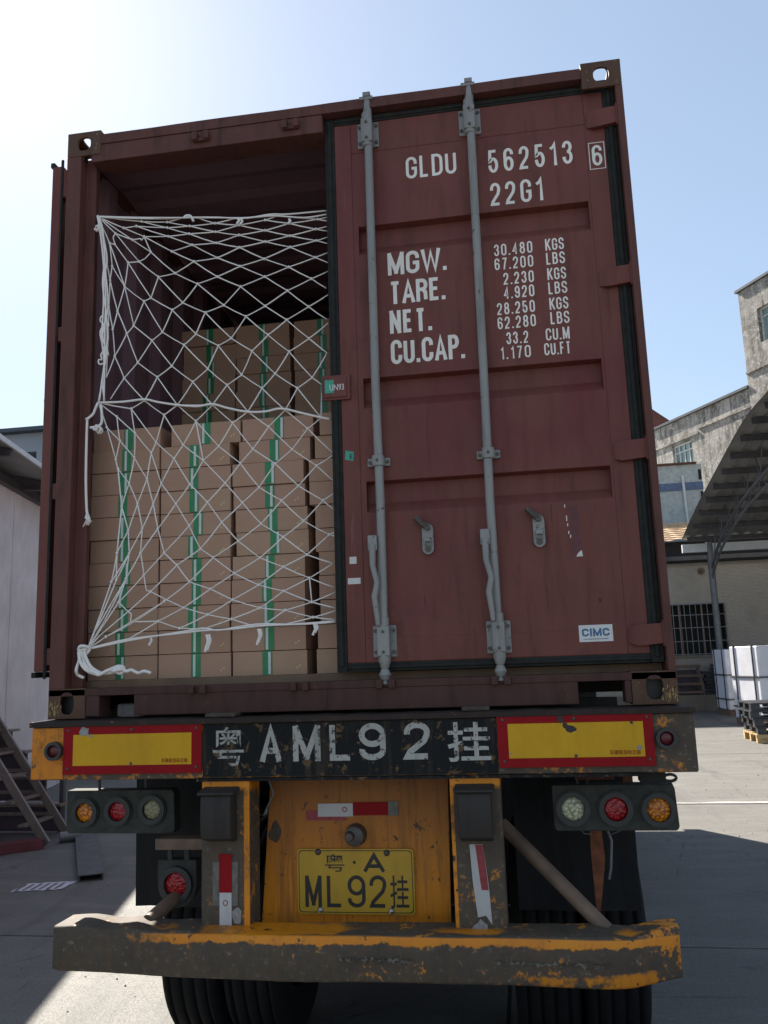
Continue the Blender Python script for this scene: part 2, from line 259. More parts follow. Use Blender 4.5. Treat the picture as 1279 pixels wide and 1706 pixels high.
# ------------------------------------------------------------------ mesh helpers
class MB:
    def __init__(s): s.v = []; s.f = []
    def add(s, vs_, fs):
        o = len(s.v); s.v += [tuple(q) for q in vs_]; s.f += [tuple(i + o for i in f) for f in fs]; return s
    def box(s, x0, x1, y0, y1, z0, z1):
        return s.add([(x0, y0, z0), (x1, y0, z0), (x1, y1, z0), (x0, y1, z0), (x0, y0, z1), (x1, y0, z1), (x1, y1, z1), (x0, y1, z1)],
                     [(0, 3, 2, 1), (4, 5, 6, 7), (0, 1, 5, 4), (1, 2, 6, 5), (2, 3, 7, 6), (3, 0, 4, 7)])
    def prism(s, pts, axis, a, b):
        """polygon pts (2D, counter-clockwise) extruded along axis from a to b"""
        n = len(pts)
        def P(q, t): return {'x': (t, q[0], q[1]), 'y': (q[0], t, q[1]), 'z': (q[0], q[1], t)}[axis]
        return s.add([P(q, a) for q in pts] + [P(q, b) for q in pts],
                     [tuple(range(n))[::-1], tuple(range(n, 2 * n))] + [(i, (i + 1) % n, n + (i + 1) % n, n + i) for i in range(n)])
    def tube(s, pts, r, n=8, cap=True, closed=False):
        pts = [Vector(p) for p in pts]; m = len(pts); vs_ = []; up = None
        for i, p in enumerate(pts):
            t = ((pts[(i + 1) % m] if (closed or i < m - 1) else p) - (pts[i - 1] if (closed or i > 0) else p))
            if t.length < 1e-9: t = Vector((0, 0, 1))
            t.normalize()
            if up is None:
                up = Vector((0, 0, 1)) if abs(t.z) < 0.9 else Vector((1, 0, 0))
            a = t.cross(up)
            if a.length < 1e-4: a = t.orthogonal()
            a.normalize(); b = a.cross(t).normalized(); up = b
            rr = r[i] if isinstance(r, (list, tuple)) else r
            for j in range(n):
                w = 2 * math.pi * j / n; vs_.append(p + a * math.cos(w) * rr + b * math.sin(w) * rr)
        fs = []
        for i in range(m if closed else m - 1):
            k = (i + 1) % m
            for j in range(n): fs.append((i * n + j, i * n + (j + 1) % n, k * n + (j + 1) % n, k * n + j))
        if cap and not closed: fs += [tuple(range(n))[::-1], tuple(range((m - 1) * n, m * n))]
        return s.add(vs_, fs)
    def disc(s, c, r, y0, y1, n=24, r2=None):
        """cylinder along y"""
        r2 = r if r2 is None else r2
        v = [(c[0] + r * math.cos(2 * math.pi * j / n), y0, c[1] + r * math.sin(2 * math.pi * j / n)) for j in range(n)]
        v += [(c[0] + r2 * math.cos(2 * math.pi * j / n), y1, c[1] + r2 * math.sin(2 * math.pi * j / n)) for j in range(n)]
        return s.add(v, [tuple(range(n)), tuple(range(n, 2 * n))[::-1]] + [(i, n + i, n + (i + 1) % n, (i + 1) % n) for i in range(n)])
    def ring(s, c, ro, ri, y0, y1, n=28):
        """annulus about y axis; y0 is the front"""
        v = []
        for (r, y) in ((ro, y1), (ro, y0), (ri, y0), (ri, y1)):
            v += [(c[0] + r * math.cos(2 * math.pi * j / n), y, c[1] + r * math.sin(2 * math.pi * j / n)) for j in range(n)]
        return s.add(v, [(k * n + j, k * n + (j + 1) % n, (k + 1) * n + (j + 1) % n, (k + 1) * n + j) for k in range(3) for j in range(n)])
    def dome(s, c, r, y, d, n=20, m=4):
        """shallow dome bulging to -y"""
        v = []; f = []
        for i in range(m):
            a = math.pi / 2 * i / m
            v += [(c[0] + r * math.cos(a) * math.cos(2 * math.pi * j / n), y - d * math.sin(a), c[1] + r * math.cos(a) * math.sin(2 * math.pi * j / n)) for j in range(n)]
        v.append((c[0], y - d, c[1]))
        for i in range(m - 1):
            for j in range(n): f.append((i * n + j, i * n + (j + 1) % n, (i + 1) * n + (j + 1) % n, (i + 1) * n + j))
        for j in range(n): f.append(((m - 1) * n + j, (m - 1) * n + (j + 1) % n, m * n))
        return s.add(v, f)
    def plate_hole(s, o, u, w, W, H, a, b, t, seg=24):
        """plate W x H centred at o in the plane u,w with a rounded hole a x b (half sizes), thickness t along u x w"""
        o, u, w = Vector(o), Vector(u), Vector(w); nn = u.cross(w); out = []; inn = []
        for j in range(seg):
            th = 2 * math.pi * (j + 0.5) / seg; c, q = math.cos(th), math.sin(th)
            k = min((W / 2) / max(abs(c), 1e-6), (H / 2) / max(abs(q), 1e-6)); out.append((c * k, q * k))
            p = 2.6; k = (abs(c / a) ** p + abs(q / b) ** p) ** (-1 / p); inn.append((c * k, q * k))
        for sx in (-1, 1):
            for sy in (-1, 1):
                j = min(range(seg), key=lambda i: (out[i][0] - sx * W / 2) ** 2 + (out[i][1] - sy * H / 2) ** 2); out[j] = (sx * W / 2, sy * H / 2)
        v = [o + u * p[0] + w * p[1] + nn * d for d in (0, t) for L in (out, inn) for p in L]
        f = []
        for j in range(seg):
            k = (j + 1) % seg
            f += [(j, k, seg + k, seg + j), (2 * seg + j, 3 * seg + j, 3 * seg + k, 2 * seg + k), (seg + j, seg + k, 3 * seg + k, 3 * seg + j), (j, 2 * seg + j, 2 * seg + k, k)]
        return s.add(v, f)
    def mesh(s, name, mat, smooth=False):
        me = bpy.data.meshes.new(name); me.from_pydata(s.v, [], s.f); me.validate(); me.update()
        import bmesh
        bm = bmesh.new(); bm.from_mesh(me); bmesh.ops.recalc_face_normals(bm, faces=bm.faces); bm.to_mesh(me); bm.free()
        me.materials.append(M[mat])
        if smooth:
            me.polygons.foreach_set('use_smooth', [True] * len(me.polygons))
        return me
def link(name, data, parent=None):
    o = bpy.data.objects.new(name, data); COL.objects.link(o)
    if parent is not None:
        o.parent = parent
        o.matrix_parent_inverse = WM(parent).inverted()
    return o
def WM(o):
    m = o.matrix_basis.copy() if o.parent is None else WM(o.parent) @ o.matrix_parent_inverse @ o.matrix_basis
    return m
def obj(name, mb, mat, parent=None, bevel=0, smooth=False, seg=2, auto=35):
    """link mb (world coordinates) as one object; children keep their world place"""
    o = link(name, mb.mesh(name, mat, smooth or bevel > 0), parent)
    if bevel:
        b = o.modifiers.new('bevel', 'BEVEL'); b.width = bevel; b.segments = seg; b.limit_method = 'ANGLE'; b.angle_limit = math.radians(40); b.harden_normals = True
    elif smooth and auto:
        o.data.set_sharp_from_angle(angle=math.radians(auto))
    return o
def tag(o, label=None, cat=None, group=None, kind=None):
    if label: o['label'] = label
    if cat: o['category'] = cat
    if group: o['group'] = group
    if kind: o['kind'] = kind
    return o
def thing(name, loc, label, cat, group=None):
    o = bpy.data.objects.new(name, None); COL.objects.link(o); o.location = loc; o.empty_display_size = 0.1
    return tag(o, label, cat, group)
def struct(name, mb, mat, **k): return tag(obj(name, mb, mat, **k), kind='structure')

_tc = {}
def text_mesh(s, x0, x1, z0, z1, y, mat, bold=0.0, spacing=1.0, depth=0.0006, name='lettering', tilt=0.0, rz=0.0):
    """text standing in the plane y, fitted between x0..x1 and z0..z1 (ink box), facing -y"""
    cu = bpy.data.curves.new('t', 'FONT'); cu.body = s; cu.size = 1.0; cu.offset = bold; cu.space_character = spacing; cu.extrude = 0.02; cu.resolution_u = 4
    o = bpy.data.objects.new('t', cu); COL.objects.link(o)
    dg = bpy.context.evaluated_depsgraph_get(); dg.update()
    me = bpy.data.meshes.new_from_object(o.evaluated_get(dg)); bpy.data.objects.remove(o); bpy.data.curves.remove(cu)
    me.name = name
    xs = [v.co.x for v in me.vertices]; ys = [v.co.y for v in me.vertices]
    ax, bx, ay, by = min(xs), max(xs), min(ys), max(ys)
    cx, cz = (x0 + x1) / 2, (z0 + z1) / 2
    for v in me.vertices:
        X = x0 + (v.co.x - ax) / (bx - ax) * (x1 - x0); Z = z0 + (v.co.y - ay) / (by - ay) * (z1 - z0); Y = y - (depth if v.co.z > 0 else -0.0002)
        if tilt:
            c, q = math.cos(tilt), math.sin(tilt); X, Z = cx + (X - cx) * c - (Z - cz) * q, cz + (X - cx) * q + (Z - cz) * c
        v.co = (X, Y, Z)
    me.materials.clear(); me.materials.append(M[mat]); return me
def text(s, x0, x1, z0, z1, y, mat, parent, name='lettering', **k):
    return link(name, text_mesh(s, x0, x1, z0, z1, y, mat, name=name, **k), parent)

def _A(cx, cy, rx, ry, a0, a1, n=None):
    n = n or max(3, int(abs(a1 - a0) / 15)); return [(cx + rx * math.cos(math.radians(a0 + (a1 - a0) * i / n)), cy + ry * math.sin(math.radians(a0 + (a1 - a0) * i / n))) for i in range(n + 1)]
GLY = {
 '0': (.46, [_A(.5, .78, .5, .22, 0, 180) + _A(.5, .22, .5, .22, 180, 360) + [(1, .78)]]),
 'C': (.48, [[(1, .68)] + _A(.5, .78, .5, .22, 0, 180) + _A(.5, .22, .5, .22, 180, 360) + [(1, .34)]]),
 'G': (.48, [[(1, .68)] + _A(.5, .78, .5, .22, 0, 180) + _A(.5, .22, .5, .22, 180, 360) + [(1, .46), (.52, .46)]]),
 'D': (.46, [[(0, 1), (0, 0)], [(0, 1), (.45, 1)] + _A(.45, .75, .55, .25, 90, 0) + _A(.45, .25, .55, .25, 0, -90) + [(0, 0)]]),
 'U': (.46, [[(0, 1)] + _A(.5, .22, .5, .22, 180, 360) + [(1, 1)]]),
 'L': (.38, [[(0, 1), (0, 0), (1, 0)]]), 'T': (.44, [[(0, 1), (1, 1)], [(.5, 1), (.5, 0)]]),
 'E': (.40, [[(1, 1), (0, 1), (0, 0), (1, 0)], [(0, .52), (.88, .52)]]), 'F': (.38, [[(1, 1), (0, 1), (0, 0)], [(0, .52), (.85, .52)]]),
 'M': (.64, [[(0, 0), (0, 1)], [(0.02, 1), (.5, .06)], [(.5, .06), (.98, 1)], [(1, 1), (1, 0)]]), 'W': (.78, [[(0, 1), (.24, 0), (.5, .92), (.76, 0), (1, 1)]]),
 'A': (.52, [[(0, 0), (.5, 1), (1, 0)], [(.16, .27), (.84, .27)]]),
 'R': (.46, [[(0, 0), (0, 1)], [(0, 1), (.55, 1)] + _A(.55, .77, .43, .23, 90, -90) + [(0, .54)], [(.55, .54), (.9, .40), (.95, 0)]]),
 'P': (.44, [[(0, 0), (0, 1)], [(0, 1), (.55, 1)] + _A(.55, .75, .45, .25, 90, -90) + [(0, .5)]]),
 'N': (.48, [[(0, 0), (0, 1)], [(0, 1), (1, 0)], [(1, 0), (1, 1)]]),
 'K': (.48, [[(0, 0), (0, 1)], [(1, 1), (0, .36)], [(.34, .6), (1, 0)]]),
 'S': (.46, [[(1, .72)] + _A(.5, .77, .5, .23, 0, 180) + [(.02, .68), (.16, .57), (.84, .43), (.98, .32)] + _A(.5, .23, .5, .23, 0, -180) + [(0, .28)]]),
 'B': (.46, [[(0, 0), (0, 1)], [(0, 1), (.5, 1)] + _A(.5, .77, .42, .23, 90, -90) + [(0, .54)], [(.5, .54)] + _A(.5, .27, .5, .27, 90, -90) + [(0, 0)]]),
 'I': (.02, [[(.5, 0), (.5, 1)]]), '1': (.20, [[(0, .80), (.5, .84), (1, 1), (1, 0)]]),
 '2': (.44, [[(0, .70)] + _A(.5, .77, .5, .23, 180, 0) + [(.97, .66), (.85, .5), (.12, .14), (0, 0), (1, 0)]]),
 '3': (.44, [_A(.5, .77, .47, .23, 185, -80), _A(.5, .27, .5, .27, 95, -185)]),
 '4': (.46, [[(.76, 0), (.76, 1), (0, .27), (1, .27)]]), '7': (.42, [[(0, 1), (1, 1), (.62, .5), (.4, 0)]]),
 '5': (.44, [[(.95, 1), (.10, 1), (.04, .50)] + _A(.5, .31, .5, .31, 140, -180)]),
 '6': (.44, [[(.98, .74)] + _A(.5, .78, .5, .22, 5, 180) + [(0, .29)], _A(.5, .29, .5, .29, 0, 360)]),
 '8': (.46, [_A(.5, .76, .44, .24, 0, 360), _A(.5, .27, .5, .27, 0, 360)]),
 '9': (.44, [[(.02, .26)] + _A(.5, .22, .5, .22, 185, 360) + [(1, .71)], _A(.5, .71, .5, .29, 0, 360)]),
 '.': (.02, [[(.5, 0), (.5, .02)]]), ' ': (.3, []), 'X': (.5, [[(0, 0), (1, 1)], [(0, 1), (1, 0)]]),
}
def ribbon(b, pts, t, y, d, th=None):
    n = len(pts); closed = math.dist(pts[0], pts[-1]) < 1e-6; L_ = []; R_ = []
    pts = [p for i, p in enumerate(pts) if i == 0 or math.dist(p, pts[i - 1]) > 1e-5]; n = len(pts)
    for i, p in enumerate(pts):
        a = pts[i - 1] if i else (pts[-2] if closed else None); c = pts[i + 1] if i < n - 1 else (pts[1] if closed else None)
        def un(u, v):
            dx, dz = v[0] - u[0], v[1] - u[1]; l = math.hypot(dx, dz) or 1e-9; return dx / l, dz / l
        d1 = un(a, p) if a else un(p, c); d2 = un(p, c) if c else un(a, p)
        n1 = (-d1[1], d1[0]); n2 = (-d2[1], d2[0]); m = (n1[0] + n2[0], n1[1] + n2[1]); l = math.hypot(*m)
        if l < 1e-3: m = n1; k = 1
        else: m = (m[0] / l, m[1] / l); k = min(1 / max(0.2, m[0] * n1[0] + m[1] * n1[1]), 2.2)
        L_.append((p[0] + m[0] * k * t / 2, p[1] + m[1] * k * t / 2)); R_.append((p[0] - m[0] * k * t / 2, p[1] - m[1] * k * t / 2))
    b.add([(q[0], y - d, q[1]) for q in L_] + [(q[0], y - d, q[1]) for q in R_] + [(q[0], y, q[1]) for q in L_] + [(q[0], y, q[1]) for q in R_],
          [(i, i + 1, n + i + 1, n + i) for i in range(n - 1)] + [(i, 2 * n + i, 2 * n + i + 1, i + 1) for i in range(n - 1)] + [(n + i, n + i + 1, 3 * n + i + 1, 3 * n + i) for i in range(n - 1)])
def sign(s, x0, x1, z0, z1, y, t, mat, parent, gap=0.17, name='lettering', depth=0.0006, tilt=0.0):
    """condensed sign-painter capitals built from strokes, fitted to x0..x1, z0..z1"""
    H = z1 - z0; n = len(s); ws = [GLY[c][0] for c in s]; g = gap
    fixed = n * t; free = (x1 - x0) - fixed; k = free / (sum(ws) + g * (n - 1)); b = MB(); x = x0 + t / 2; q = 0
    cx, cz = (x0 + x1) / 2, (z0 + z1) / 2
    for c, w in zip(s, ws):
        for st in GLY[c][1]:
            pts = [(x + p[0] * w * k, z0 + t / 2 + p[1] * (H - t)) for p in st]
            if c == '.': pts = [(x, z0), (x, z0 + t * 1.1)]
            elif len(pts) == 2 or c in 'LTEFMNK147WA': # square the free ends out to the full height
                pts = list(pts)
                for e, f in ((0, 1), (-1, -2)):
                    dx, dz = pts[e][0] - pts[f][0], pts[e][1] - pts[f][1]; l = math.hypot(dx, dz) or 1
                    if abs(dz) > abs(dx) * .5: pts[e] = (pts[e][0] + dx / l * t / 2, pts[e][1] + dz / l * t / 2)
            if tilt: pts = [(cx + (p[0] - cx) * math.cos(tilt) - (p[1] - cz) * math.sin(tilt), cz + (p[0] - cx) * math.sin(tilt) + (p[1] - cz) * math.cos(tilt)) for p in pts]
            ribbon(b, pts, t, y, depth + 0.00012 * (q % 5)); q += 1
        x += w * k + g * k + t
    me = bpy.data.meshes.new(name); me.from_pydata(b.v, [], b.f); me.update(); me.materials.append(M[mat])
    return link(name, me, parent)

# ================================================================== ground
g = MB(); g.add([(-300, -300, 0), (300, -300, 0), (300, 300, 0), (-300, 300, 0)], [(0, 1, 2, 3)])
ground = struct('ground', g, 'ground')
j = MB(); j.add([(-14.55, -12.55, 0.004), (15.6, -12.55, 0.004), (15.6, 22.6, 0.004), (-14.55, 22.6, 0.004)], [(0, 1, 2, 3)])
obj('joint_bed', j, 'joint', ground)
sm = None
for ix in range(6):
    for iy in range(7):
        x, y = -14.5 + ix * 5.0, -12.5 + iy * 5.0
        if sm is None:
            b = MB(); b.box(0.011, 4.989, 0.011, 4.989, -0.03, 0.012); sm = b.mesh('concrete_slab', 'slab')
        o = link('concrete_slab', sm, ground); o.location = (x, y, random.uniform(-0.0015, 0.0015))
# worn pale strip along one joint
b = MB(); n = 60
top = []; bot = []
for i in range(n + 1):
    x = 1.6 + i * 0.15; top.append((x, 7.64 + random.uniform(-0.05, 0.03), 0.0165)); bot.append((x, 7.535 + random.uniform(-0.01, 0.02), 0.0165))
b.add(top + bot, [(i, i + 1, n + 2 + i, n + 1 + i) for i in range(n)])
M['patch'] = plain('pale_mortar', (0.42, 0.41, 0.38), 0.9, 0.3, 20)
obj('mortar_strip', b, 'patch', ground)

# ================================================================== shipping container
ZC = 1.5; L = 7.6; DZ = 0.10  # container length stretched out of view to push its shadow edge further
cont = thing('shipping_container', (0, 0, ZC), 'maroon shipping container on the trailer, one rear door open, the other lettered in white', 'shipping container')
def corrugated(xa, xb, n, y0, y1, z0, z1, side):
    b = MB(); pts = []; y = y0; p = (y1 - y0) / n
    for i in range(n):
        pts += [(xa, y), (xa, y + p * 0.28), (xb, y + p * 0.5), (xb, y + p * 0.78)]; y += p
    pts.append((xa, y1)); t = 0.002 * side
    m = len(pts); v = [(q[0], q[1], z) for z in (z0, z1) for q in pts]
    b.add(v, [(i, i + 1, m + i + 1, m + i) for i in range(m - 1)]); return b
obj('side_wall', corrugated(-1.205, -1.170, 24, 0.15, L - 0.06, 1.64, 4.03, -1), 'maroon_in', cont)
obj('side_wall', corrugated(1.205, 1.170, 24, 0.15, L - 0.06, 1.64, 4.03, 1), 'maroon_in', cont)
b = MB(); pts = []; n = 20
for i in range(n):
    y = 0.1 + i * (L - 0.2) / n; p = (L - 0.2) / n
    pts += [(y, 4.075), (y + p * .3, 4.075), (y + p * .45, 4.06), (y + p * .85, 4.06)]
pts.append((L - 0.1, 4.075)); m = len(pts)
b.add([(x, q[0], q[1]) for x in (-1.20, 1.20) for q in pts], [(i, i + 1, m + i + 1, m + i) for i in range(m - 1)])
obj('roof_panel', b, 'maroon_in', cont)
obj('end_wall', MB().box(-1.19, 1.19, L - 0.05, L, 1.6, 4.05), 'maroon_in', cont)
for s in (-1, 1):
    obj('top_rail', MB().box(s * 1.219 - 0.03 * (s > 0), s * 1.219 + 0.03 * (s < 0), 0.18, L - 0.18, 4.01, 4.072), 'maroon_frame', cont)
    obj('bottom_rail', MB().box(s * 1.219 - 0.03 * (s > 0), s * 1.219 + 0.03 * (s < 0), 0.18, L - 0.18, 1.52, 1.66), 'maroon_frame', cont)
    obj('corner_post', MB().box(s * 1.219 - 0.10 * (s > 0), s * 1.219 + 0.10 * (s < 0), L - 0.08, L, 1.62, 3.97), 'maroon_frame', cont)
b = MB(); b.box(-1.185, 1.185, 0.10, L - 0.06, 1.615, 1.645)
M['ply'] = plain('plywood_floor', (0.16, 0.10, 0.06), 0.8, 0.3, 6)
obj('floor', b, 'ply', cont)
b = MB()
for i in range(14):
    y = 0.45 + i * 0.44; b.box(-1.18, 1.18, y, y + 0.05, 1.53, 1.612)
o = obj('cross_member', b, 'chassis', cont)
# rear corner posts: outer face and the stepped door seat
obj('corner_post', MB().prism([(-1.219, 0.0), (-1.150, 0.0), (-1.150, 0.058), (-1.105, 0.058), (-1.105, 0.09), (-1.165, 0.09), (-1.165, 0.15), (-1.219, 0.15)], 'z', 1.618, 3.973), 'maroon_frame', cont, bevel=0.004)
obj('corner_post', MB().prism([(1.219, 0.0), (1.219, 0.15), (1.165, 0.15), (1.165, 0.11), (1.19, 0.11), (1.19, 0.0)], 'z', 1.618, 3.973), 'maroon_frame', cont, bevel=0.004)
# header and its lower recessed seat
hd = MB()
n = 40
for (z0f, z1f, y0, y1) in ((4.022, 4.068, 0.0, 0.10), (3.938, 4.0215, 0.094, 0.12)):
    pts = []
    for i in range(n + 1):
        x = -1.057 + i * 2.114 / n; pts.append(x)
    v = []
    for x in pts:
        w = (0.0035 * math.sin(x * 9) + random.uniform(-0.0015, 0.0015)) if z1f > 4.05 else 0
        v += [(x, y0, z0f), (x, y1, z0f), (x, y1, z1f + w), (x, y0 + w, z1f + w)]
    f = [(i * 4 + k, i * 4 + (k + 1) % 4, i * 4 + 4 + (k + 1) % 4, i * 4 + 4 + k) for i in range(n) for k in range(4)] + [(0, 1, 2, 3), (n * 4, n * 4 + 3, n * 4 + 2, n * 4 + 1)]
    hd.add(v, f)
header = obj('header', hd, 'maroon_frame', cont)
for x in (-0.583, -0.175):
    k = MB(); k.box(x - 0.038, x - 0.014, -0.02, 0.0035, 3.968, 4.006); k.box(x + 0.014, x + 0.038, -0.02, 0.0035, 3.968, 4.006); k.box(x - 0.038, x + 0.038, -0.010, 0.0035, 3.965, 3.980)
    obj('cam_keeper', k, 'maroon_frame', header, bevel=0.003)
# the header lower seat is in front where the door is open, so fill the lip over the opening
obj('header_seat', MB().box(-1.104, -0.038, 0.004, 0.0935, 3.938, 4.0215), 'maroon_frame', cont, bevel=0.003)
# sill with fork pockets
sl_ = MB(); sl_.box(-1.219, 1.219, 0.0, 0.12, 1.588, 1.617); 
for x0, x1 in ((-1.057, -1.0), (-0.853, 0.869), (1.035, 1.057)): sl_.box(x0, x1, 0.0015, 0.10, 1.508, 1.5885)
sill = obj('sill', sl_, 'sill', cont, bevel=0.003)
for x in (-0.585, -0.174, 0.160, 0.592):
    k = MB(); k.box(x - 0.036, x - 0.012, -0.022, 0.001, 1.586, 1.618); k.box(x + 0.012, x + 0.036, -0.022, 0.001, 1.586, 1.618)
    obj('cam_keeper', k, 'sill', sill, bevel=0.003)
# castings
M['scrape'] = plain('bright_brass_scrape', (0.42, 0.28, 0.10), 0.5, 0.35, 80)
def casting(sx, top, y0=0.0, sy=1):
    b = MB(); W, H, D = 0.162, 0.118, 0.178; t = 0.014
    xo = sx * 1.2195; xc = xo - sx * W / 2; z0 = (4.091 - H) if top else 1.500; zc = z0 + H / 2; yc = y0 + sy * D / 2
    b.plate_hole((xc, y0, zc), (1, 0, 0), (0, 0, 1), W - 0.002, H, 0.030 if not top else 0.031, 0.042 if not top else 0.032, -t)
    b.plate_hole((xo, yc, zc), (0, 1, 0), (0, 0, 1), D - 0.03, H - 0.001, 0.042, 0.03, -sx * t)
    zz = z0 + H if top else z0
    b.plate_hole((xc, yc, zz), (1, 0, 0), (0, 1, 0), W - 0.03, D - 0.03, 0.034, 0.06, -t if top else t)
    # edge frame bars fill round the three plates
    for (xa, xb) in ((xo - sx * 0.0155, xo - sx * 0.0005), (xo - sx * W, xo - sx * (W - 0.015))):
        b.box(min(xa, xb), max(xa, xb), min(y0 + sy * 0.0005, y0 + sy * D), max(y0 + sy * 0.0005, y0 + sy * D), zz - (0.0150 if top else -0.0005), zz + (-0.0005 if top else 0.015))
    b.box(xc - W / 2 + 0.0155, xc + W / 2 - 0.0155, min(y0 + sy * (D - 0.016), y0 + sy * D), max(y0 + sy * (D - 0.016), y0 + sy * D), zz - (0.015 if top else -0.001), zz + (-0.001 if top else 0.015))
    xi = xo - sx * W
    if not top or sx > 0: pass
    b.box(min(xi, xi + sx * 0.012), max(xi, xi + sx * 0.012), min(y0 + sy * 0.015, y0 + sy * D), max(y0 + sy * 0.015, y0 + sy * D), z0 + 0.016, z0 + H - 0.016)
    if not top: b.box(xc - W / 2 + 0.013, xc + W / 2 - 0.013, y0 + sy * D - 0.01, y0 + sy * D - 0.002, z0 + 0.016, z0 + H - 0.001)
    o = obj('corner_casting', b, 'casting', cont, bevel=0.003)
    if not top:
        b = MB(); b.box(xc - W / 2 + 0.001, xc + W / 2 - 0.001, y0 + 0.001, y0 + 0.16, z0 + H - 0.0145, z0 + H + 0.0015); obj('casting_lid', b, 'casting', o, bevel=0.002)
        k = MB()
        for i in range(46):
            x = xc + sx * random.uniform(0.022, 0.078); z = z0 + random.uniform(0.008, 0.055); l = random.uniform(.006, .022); w = random.uniform(.0006, .0018)
            k.add([(x - w, y0 - 0.0012, z), (x + w, y0 - 0.0012, z + .001), (x + w * .5, y0 - 0.0012, z + l), (x - w, y0 - 0.0012, z + l * .9)], [(0, 1, 2, 3)])
        tag(obj('bright_scrape', k, 'scrape', o), kind='stuff')
    if not top: obj('hole_darkener', MB().box(xc - W / 2 + 0.014, xc + W / 2 - 0.014, y0 + 0.045, y0 + 0.12, z0 + 0.016, z0 + H - 0.002), 'plate_black', o)  # added dark block, stands in for the shade inside the casting hole
    return o
for sx in (-1, 1):
    for top in (False, True):
        casting(sx, top)
        b = MB(); xo = sx * 1.219; b.box(min(xo, xo - sx * 0.16), max(xo, xo - sx * 0.16), L - 0.176, L + 0.002, 3.973 if top else 1.5, 4.091 if top else 1.617); obj('corner_casting', b, 'casting', cont, bevel=0.006)

# --- closed right door
def door_leaf(parent):
    b = MB(); X0, X1, Z0, Z1 = 0.006, 1.140, 1.682, 3.982; xa, xb = 0.100, 1.052; Y = 0.045; D = 0.040
    b.box(X0, X1, Y + 0.042, Y + 0.047, Z0, Z1)
    bands = [(3.372, 3.500), (2.700, 2.828), (2.268, 2.396)]
    prof = [(Z0, Y)]
    for (a, c) in reversed(bands): prof += [(a, Y), (a + 0.045, Y + D), (c - 0.006, Y + D), (c, Y)]
    prof.append((Z1, Y)); m = len(prof)
    b.add([(x, q[1], q[0]) for x in (xa, xb) for q in prof], [(i, i + 1, m + i + 1, m + i) for i in range(m - 1)])
    for (p, q) in ((X0, xa), (xb, X1)):
        b.add([(p, Y, Z0), (q, Y, Z0), (q, Y, Z1), (p, Y, Z1)], [(0, 1, 2, 3)])
    for (a, c) in bands:
        for x, s in ((xa, 1), (xb, -1)):
            b.add([(x, Y, a), (x, Y + D, a + 0.045), (x, Y + D, c - 0.006), (x, Y, c)], [(0, 1, 2, 3)])
    b.add([(X0, Y, Z0), (X0, Y + .044, Z0), (X0, Y + .044, Z1), (X0, Y, Z1), (X1, Y, Z0), (X1, Y + .044, Z0), (X1, Y + .044, Z1), (X1, Y, Z1)], [(0, 1, 2, 3), (4, 5, 6, 7), (0, 1, 5, 4), (3, 2, 6, 7)])
    # stiles and rails a little proud
    b.box(X0 + .001, 0.078, Y - 0.003, Y + 0.002, Z0 + .001, Z1 - .001); b.box(1.062, X1 - .001, Y - 0.003, Y + 0.002, Z0 + .001, Z1 - .001)
    b.box(0.0785, 1.0615, Y - 0.0025, Y + 0.002, 3.842, Z1 - .0015); b.box(0.0785, 1.0615, Y - 0.0025, Y + 0.002, Z0 + .0015, 1.775)
    return obj('door', b, 'maroon', parent, bevel=0.0025)
door = door_leaf(cont); door['label'] = 'closed right door with two lock rods and white lettering'
gs = MB()
for (x0, x1, z0, z1) in ((-0.036, 0.0055, 1.648, 4.016), (1.1405, 1.1885, 1.648, 4.016), (0.006, 1.140, 3.9825, 4.016), (0.006, 1.140, 1.648, 1.6815)):
    gs.box(x0, x1, 0.040, 0.093, z0, z1)
    if x1 - x0 > z1 - z0:
        gs.tube([(x0, 0.040, (z0 + z1) / 2), (x1, 0.040, (z0 + z1) / 2)], 0.009, 6)
    else:
        gs.tube([((x0 + x1) / 2, 0.040, z0 + .02), ((x0 + x1) / 2, 0.040, z1 - .02)], 0.011, 6)
obj('gasket', gs, 'gasket', door, bevel=0.004)
for z in (3.850, 3.155, 2.447, 1.750):
    b = MB(); b.add([(1.068, 0.038, z - 0.030), (1.068, 0.038, z + 0.030), (1.068, 0.043, z + 0.030), (1.068, 0.043, z - 0.030),
                     (1.095, 0.018, z - 0.041), (1.095, 0.018, z + 0.037), (1.095, 0.043, z + 0.037), (1.095, 0.043, z - 0.041),
                     (1.190, 0.012, z - 0.034), (1.190, 0.012, z + 0.040), (1.190, 0.036, z + 0.040), (1.190, 0.036, z - 0.034)],
                    [(0, 1, 2, 3), (0, 4, 5, 1), (1, 5, 6, 2), (2, 6, 7, 3), (3, 7, 4, 0), (4, 8, 9, 5), (5, 9, 10, 6), (6, 10, 11, 7), (7, 11, 8, 4), (8, 11, 10, 9)])
    b.tube([(1.196, 0.016, z - 0.045), (1.196, 0.016, z + 0.05)], 0.013, 10)
    obj('hinge', b, 'maroon', door, bevel=0.004)
def lock_rod(x, hx, bent):
    b = MB(); y = 0.012
    b.tube([(x + 0.004, y, 3.96), (x, y, 2.8), (x + bent, y, 2.3), (x, y, 1.72)], 0.0175, 14)
    # cams top and bottom
    b.tube([(x + 0.004, y, 4.00), (x + 0.004, y, 4.085)], [0.019, 0.014], 10); b.box(x - 0.028, x + 0.030, y - 0.016, y + 0.02, 4.060, 4.074); b.box(x - 0.012, x + 0.02, y - 0.020, y + 0.014, 4.074, 4.092)
    b.tube([(x, y, 1.72), (x, y, 1.685), (x, y, 1.66)], [0.024, 0.024, 0.016], 12)
    b.tube([(x, y, 1.66), (x, y, 1.635), (x, y, 1.612), (x, y, 1.60)], [0.013, 0.024, 0.014, 0.018], 10)
    r = obj('lock_rod', b, 'galv', door, smooth=True)
    return r
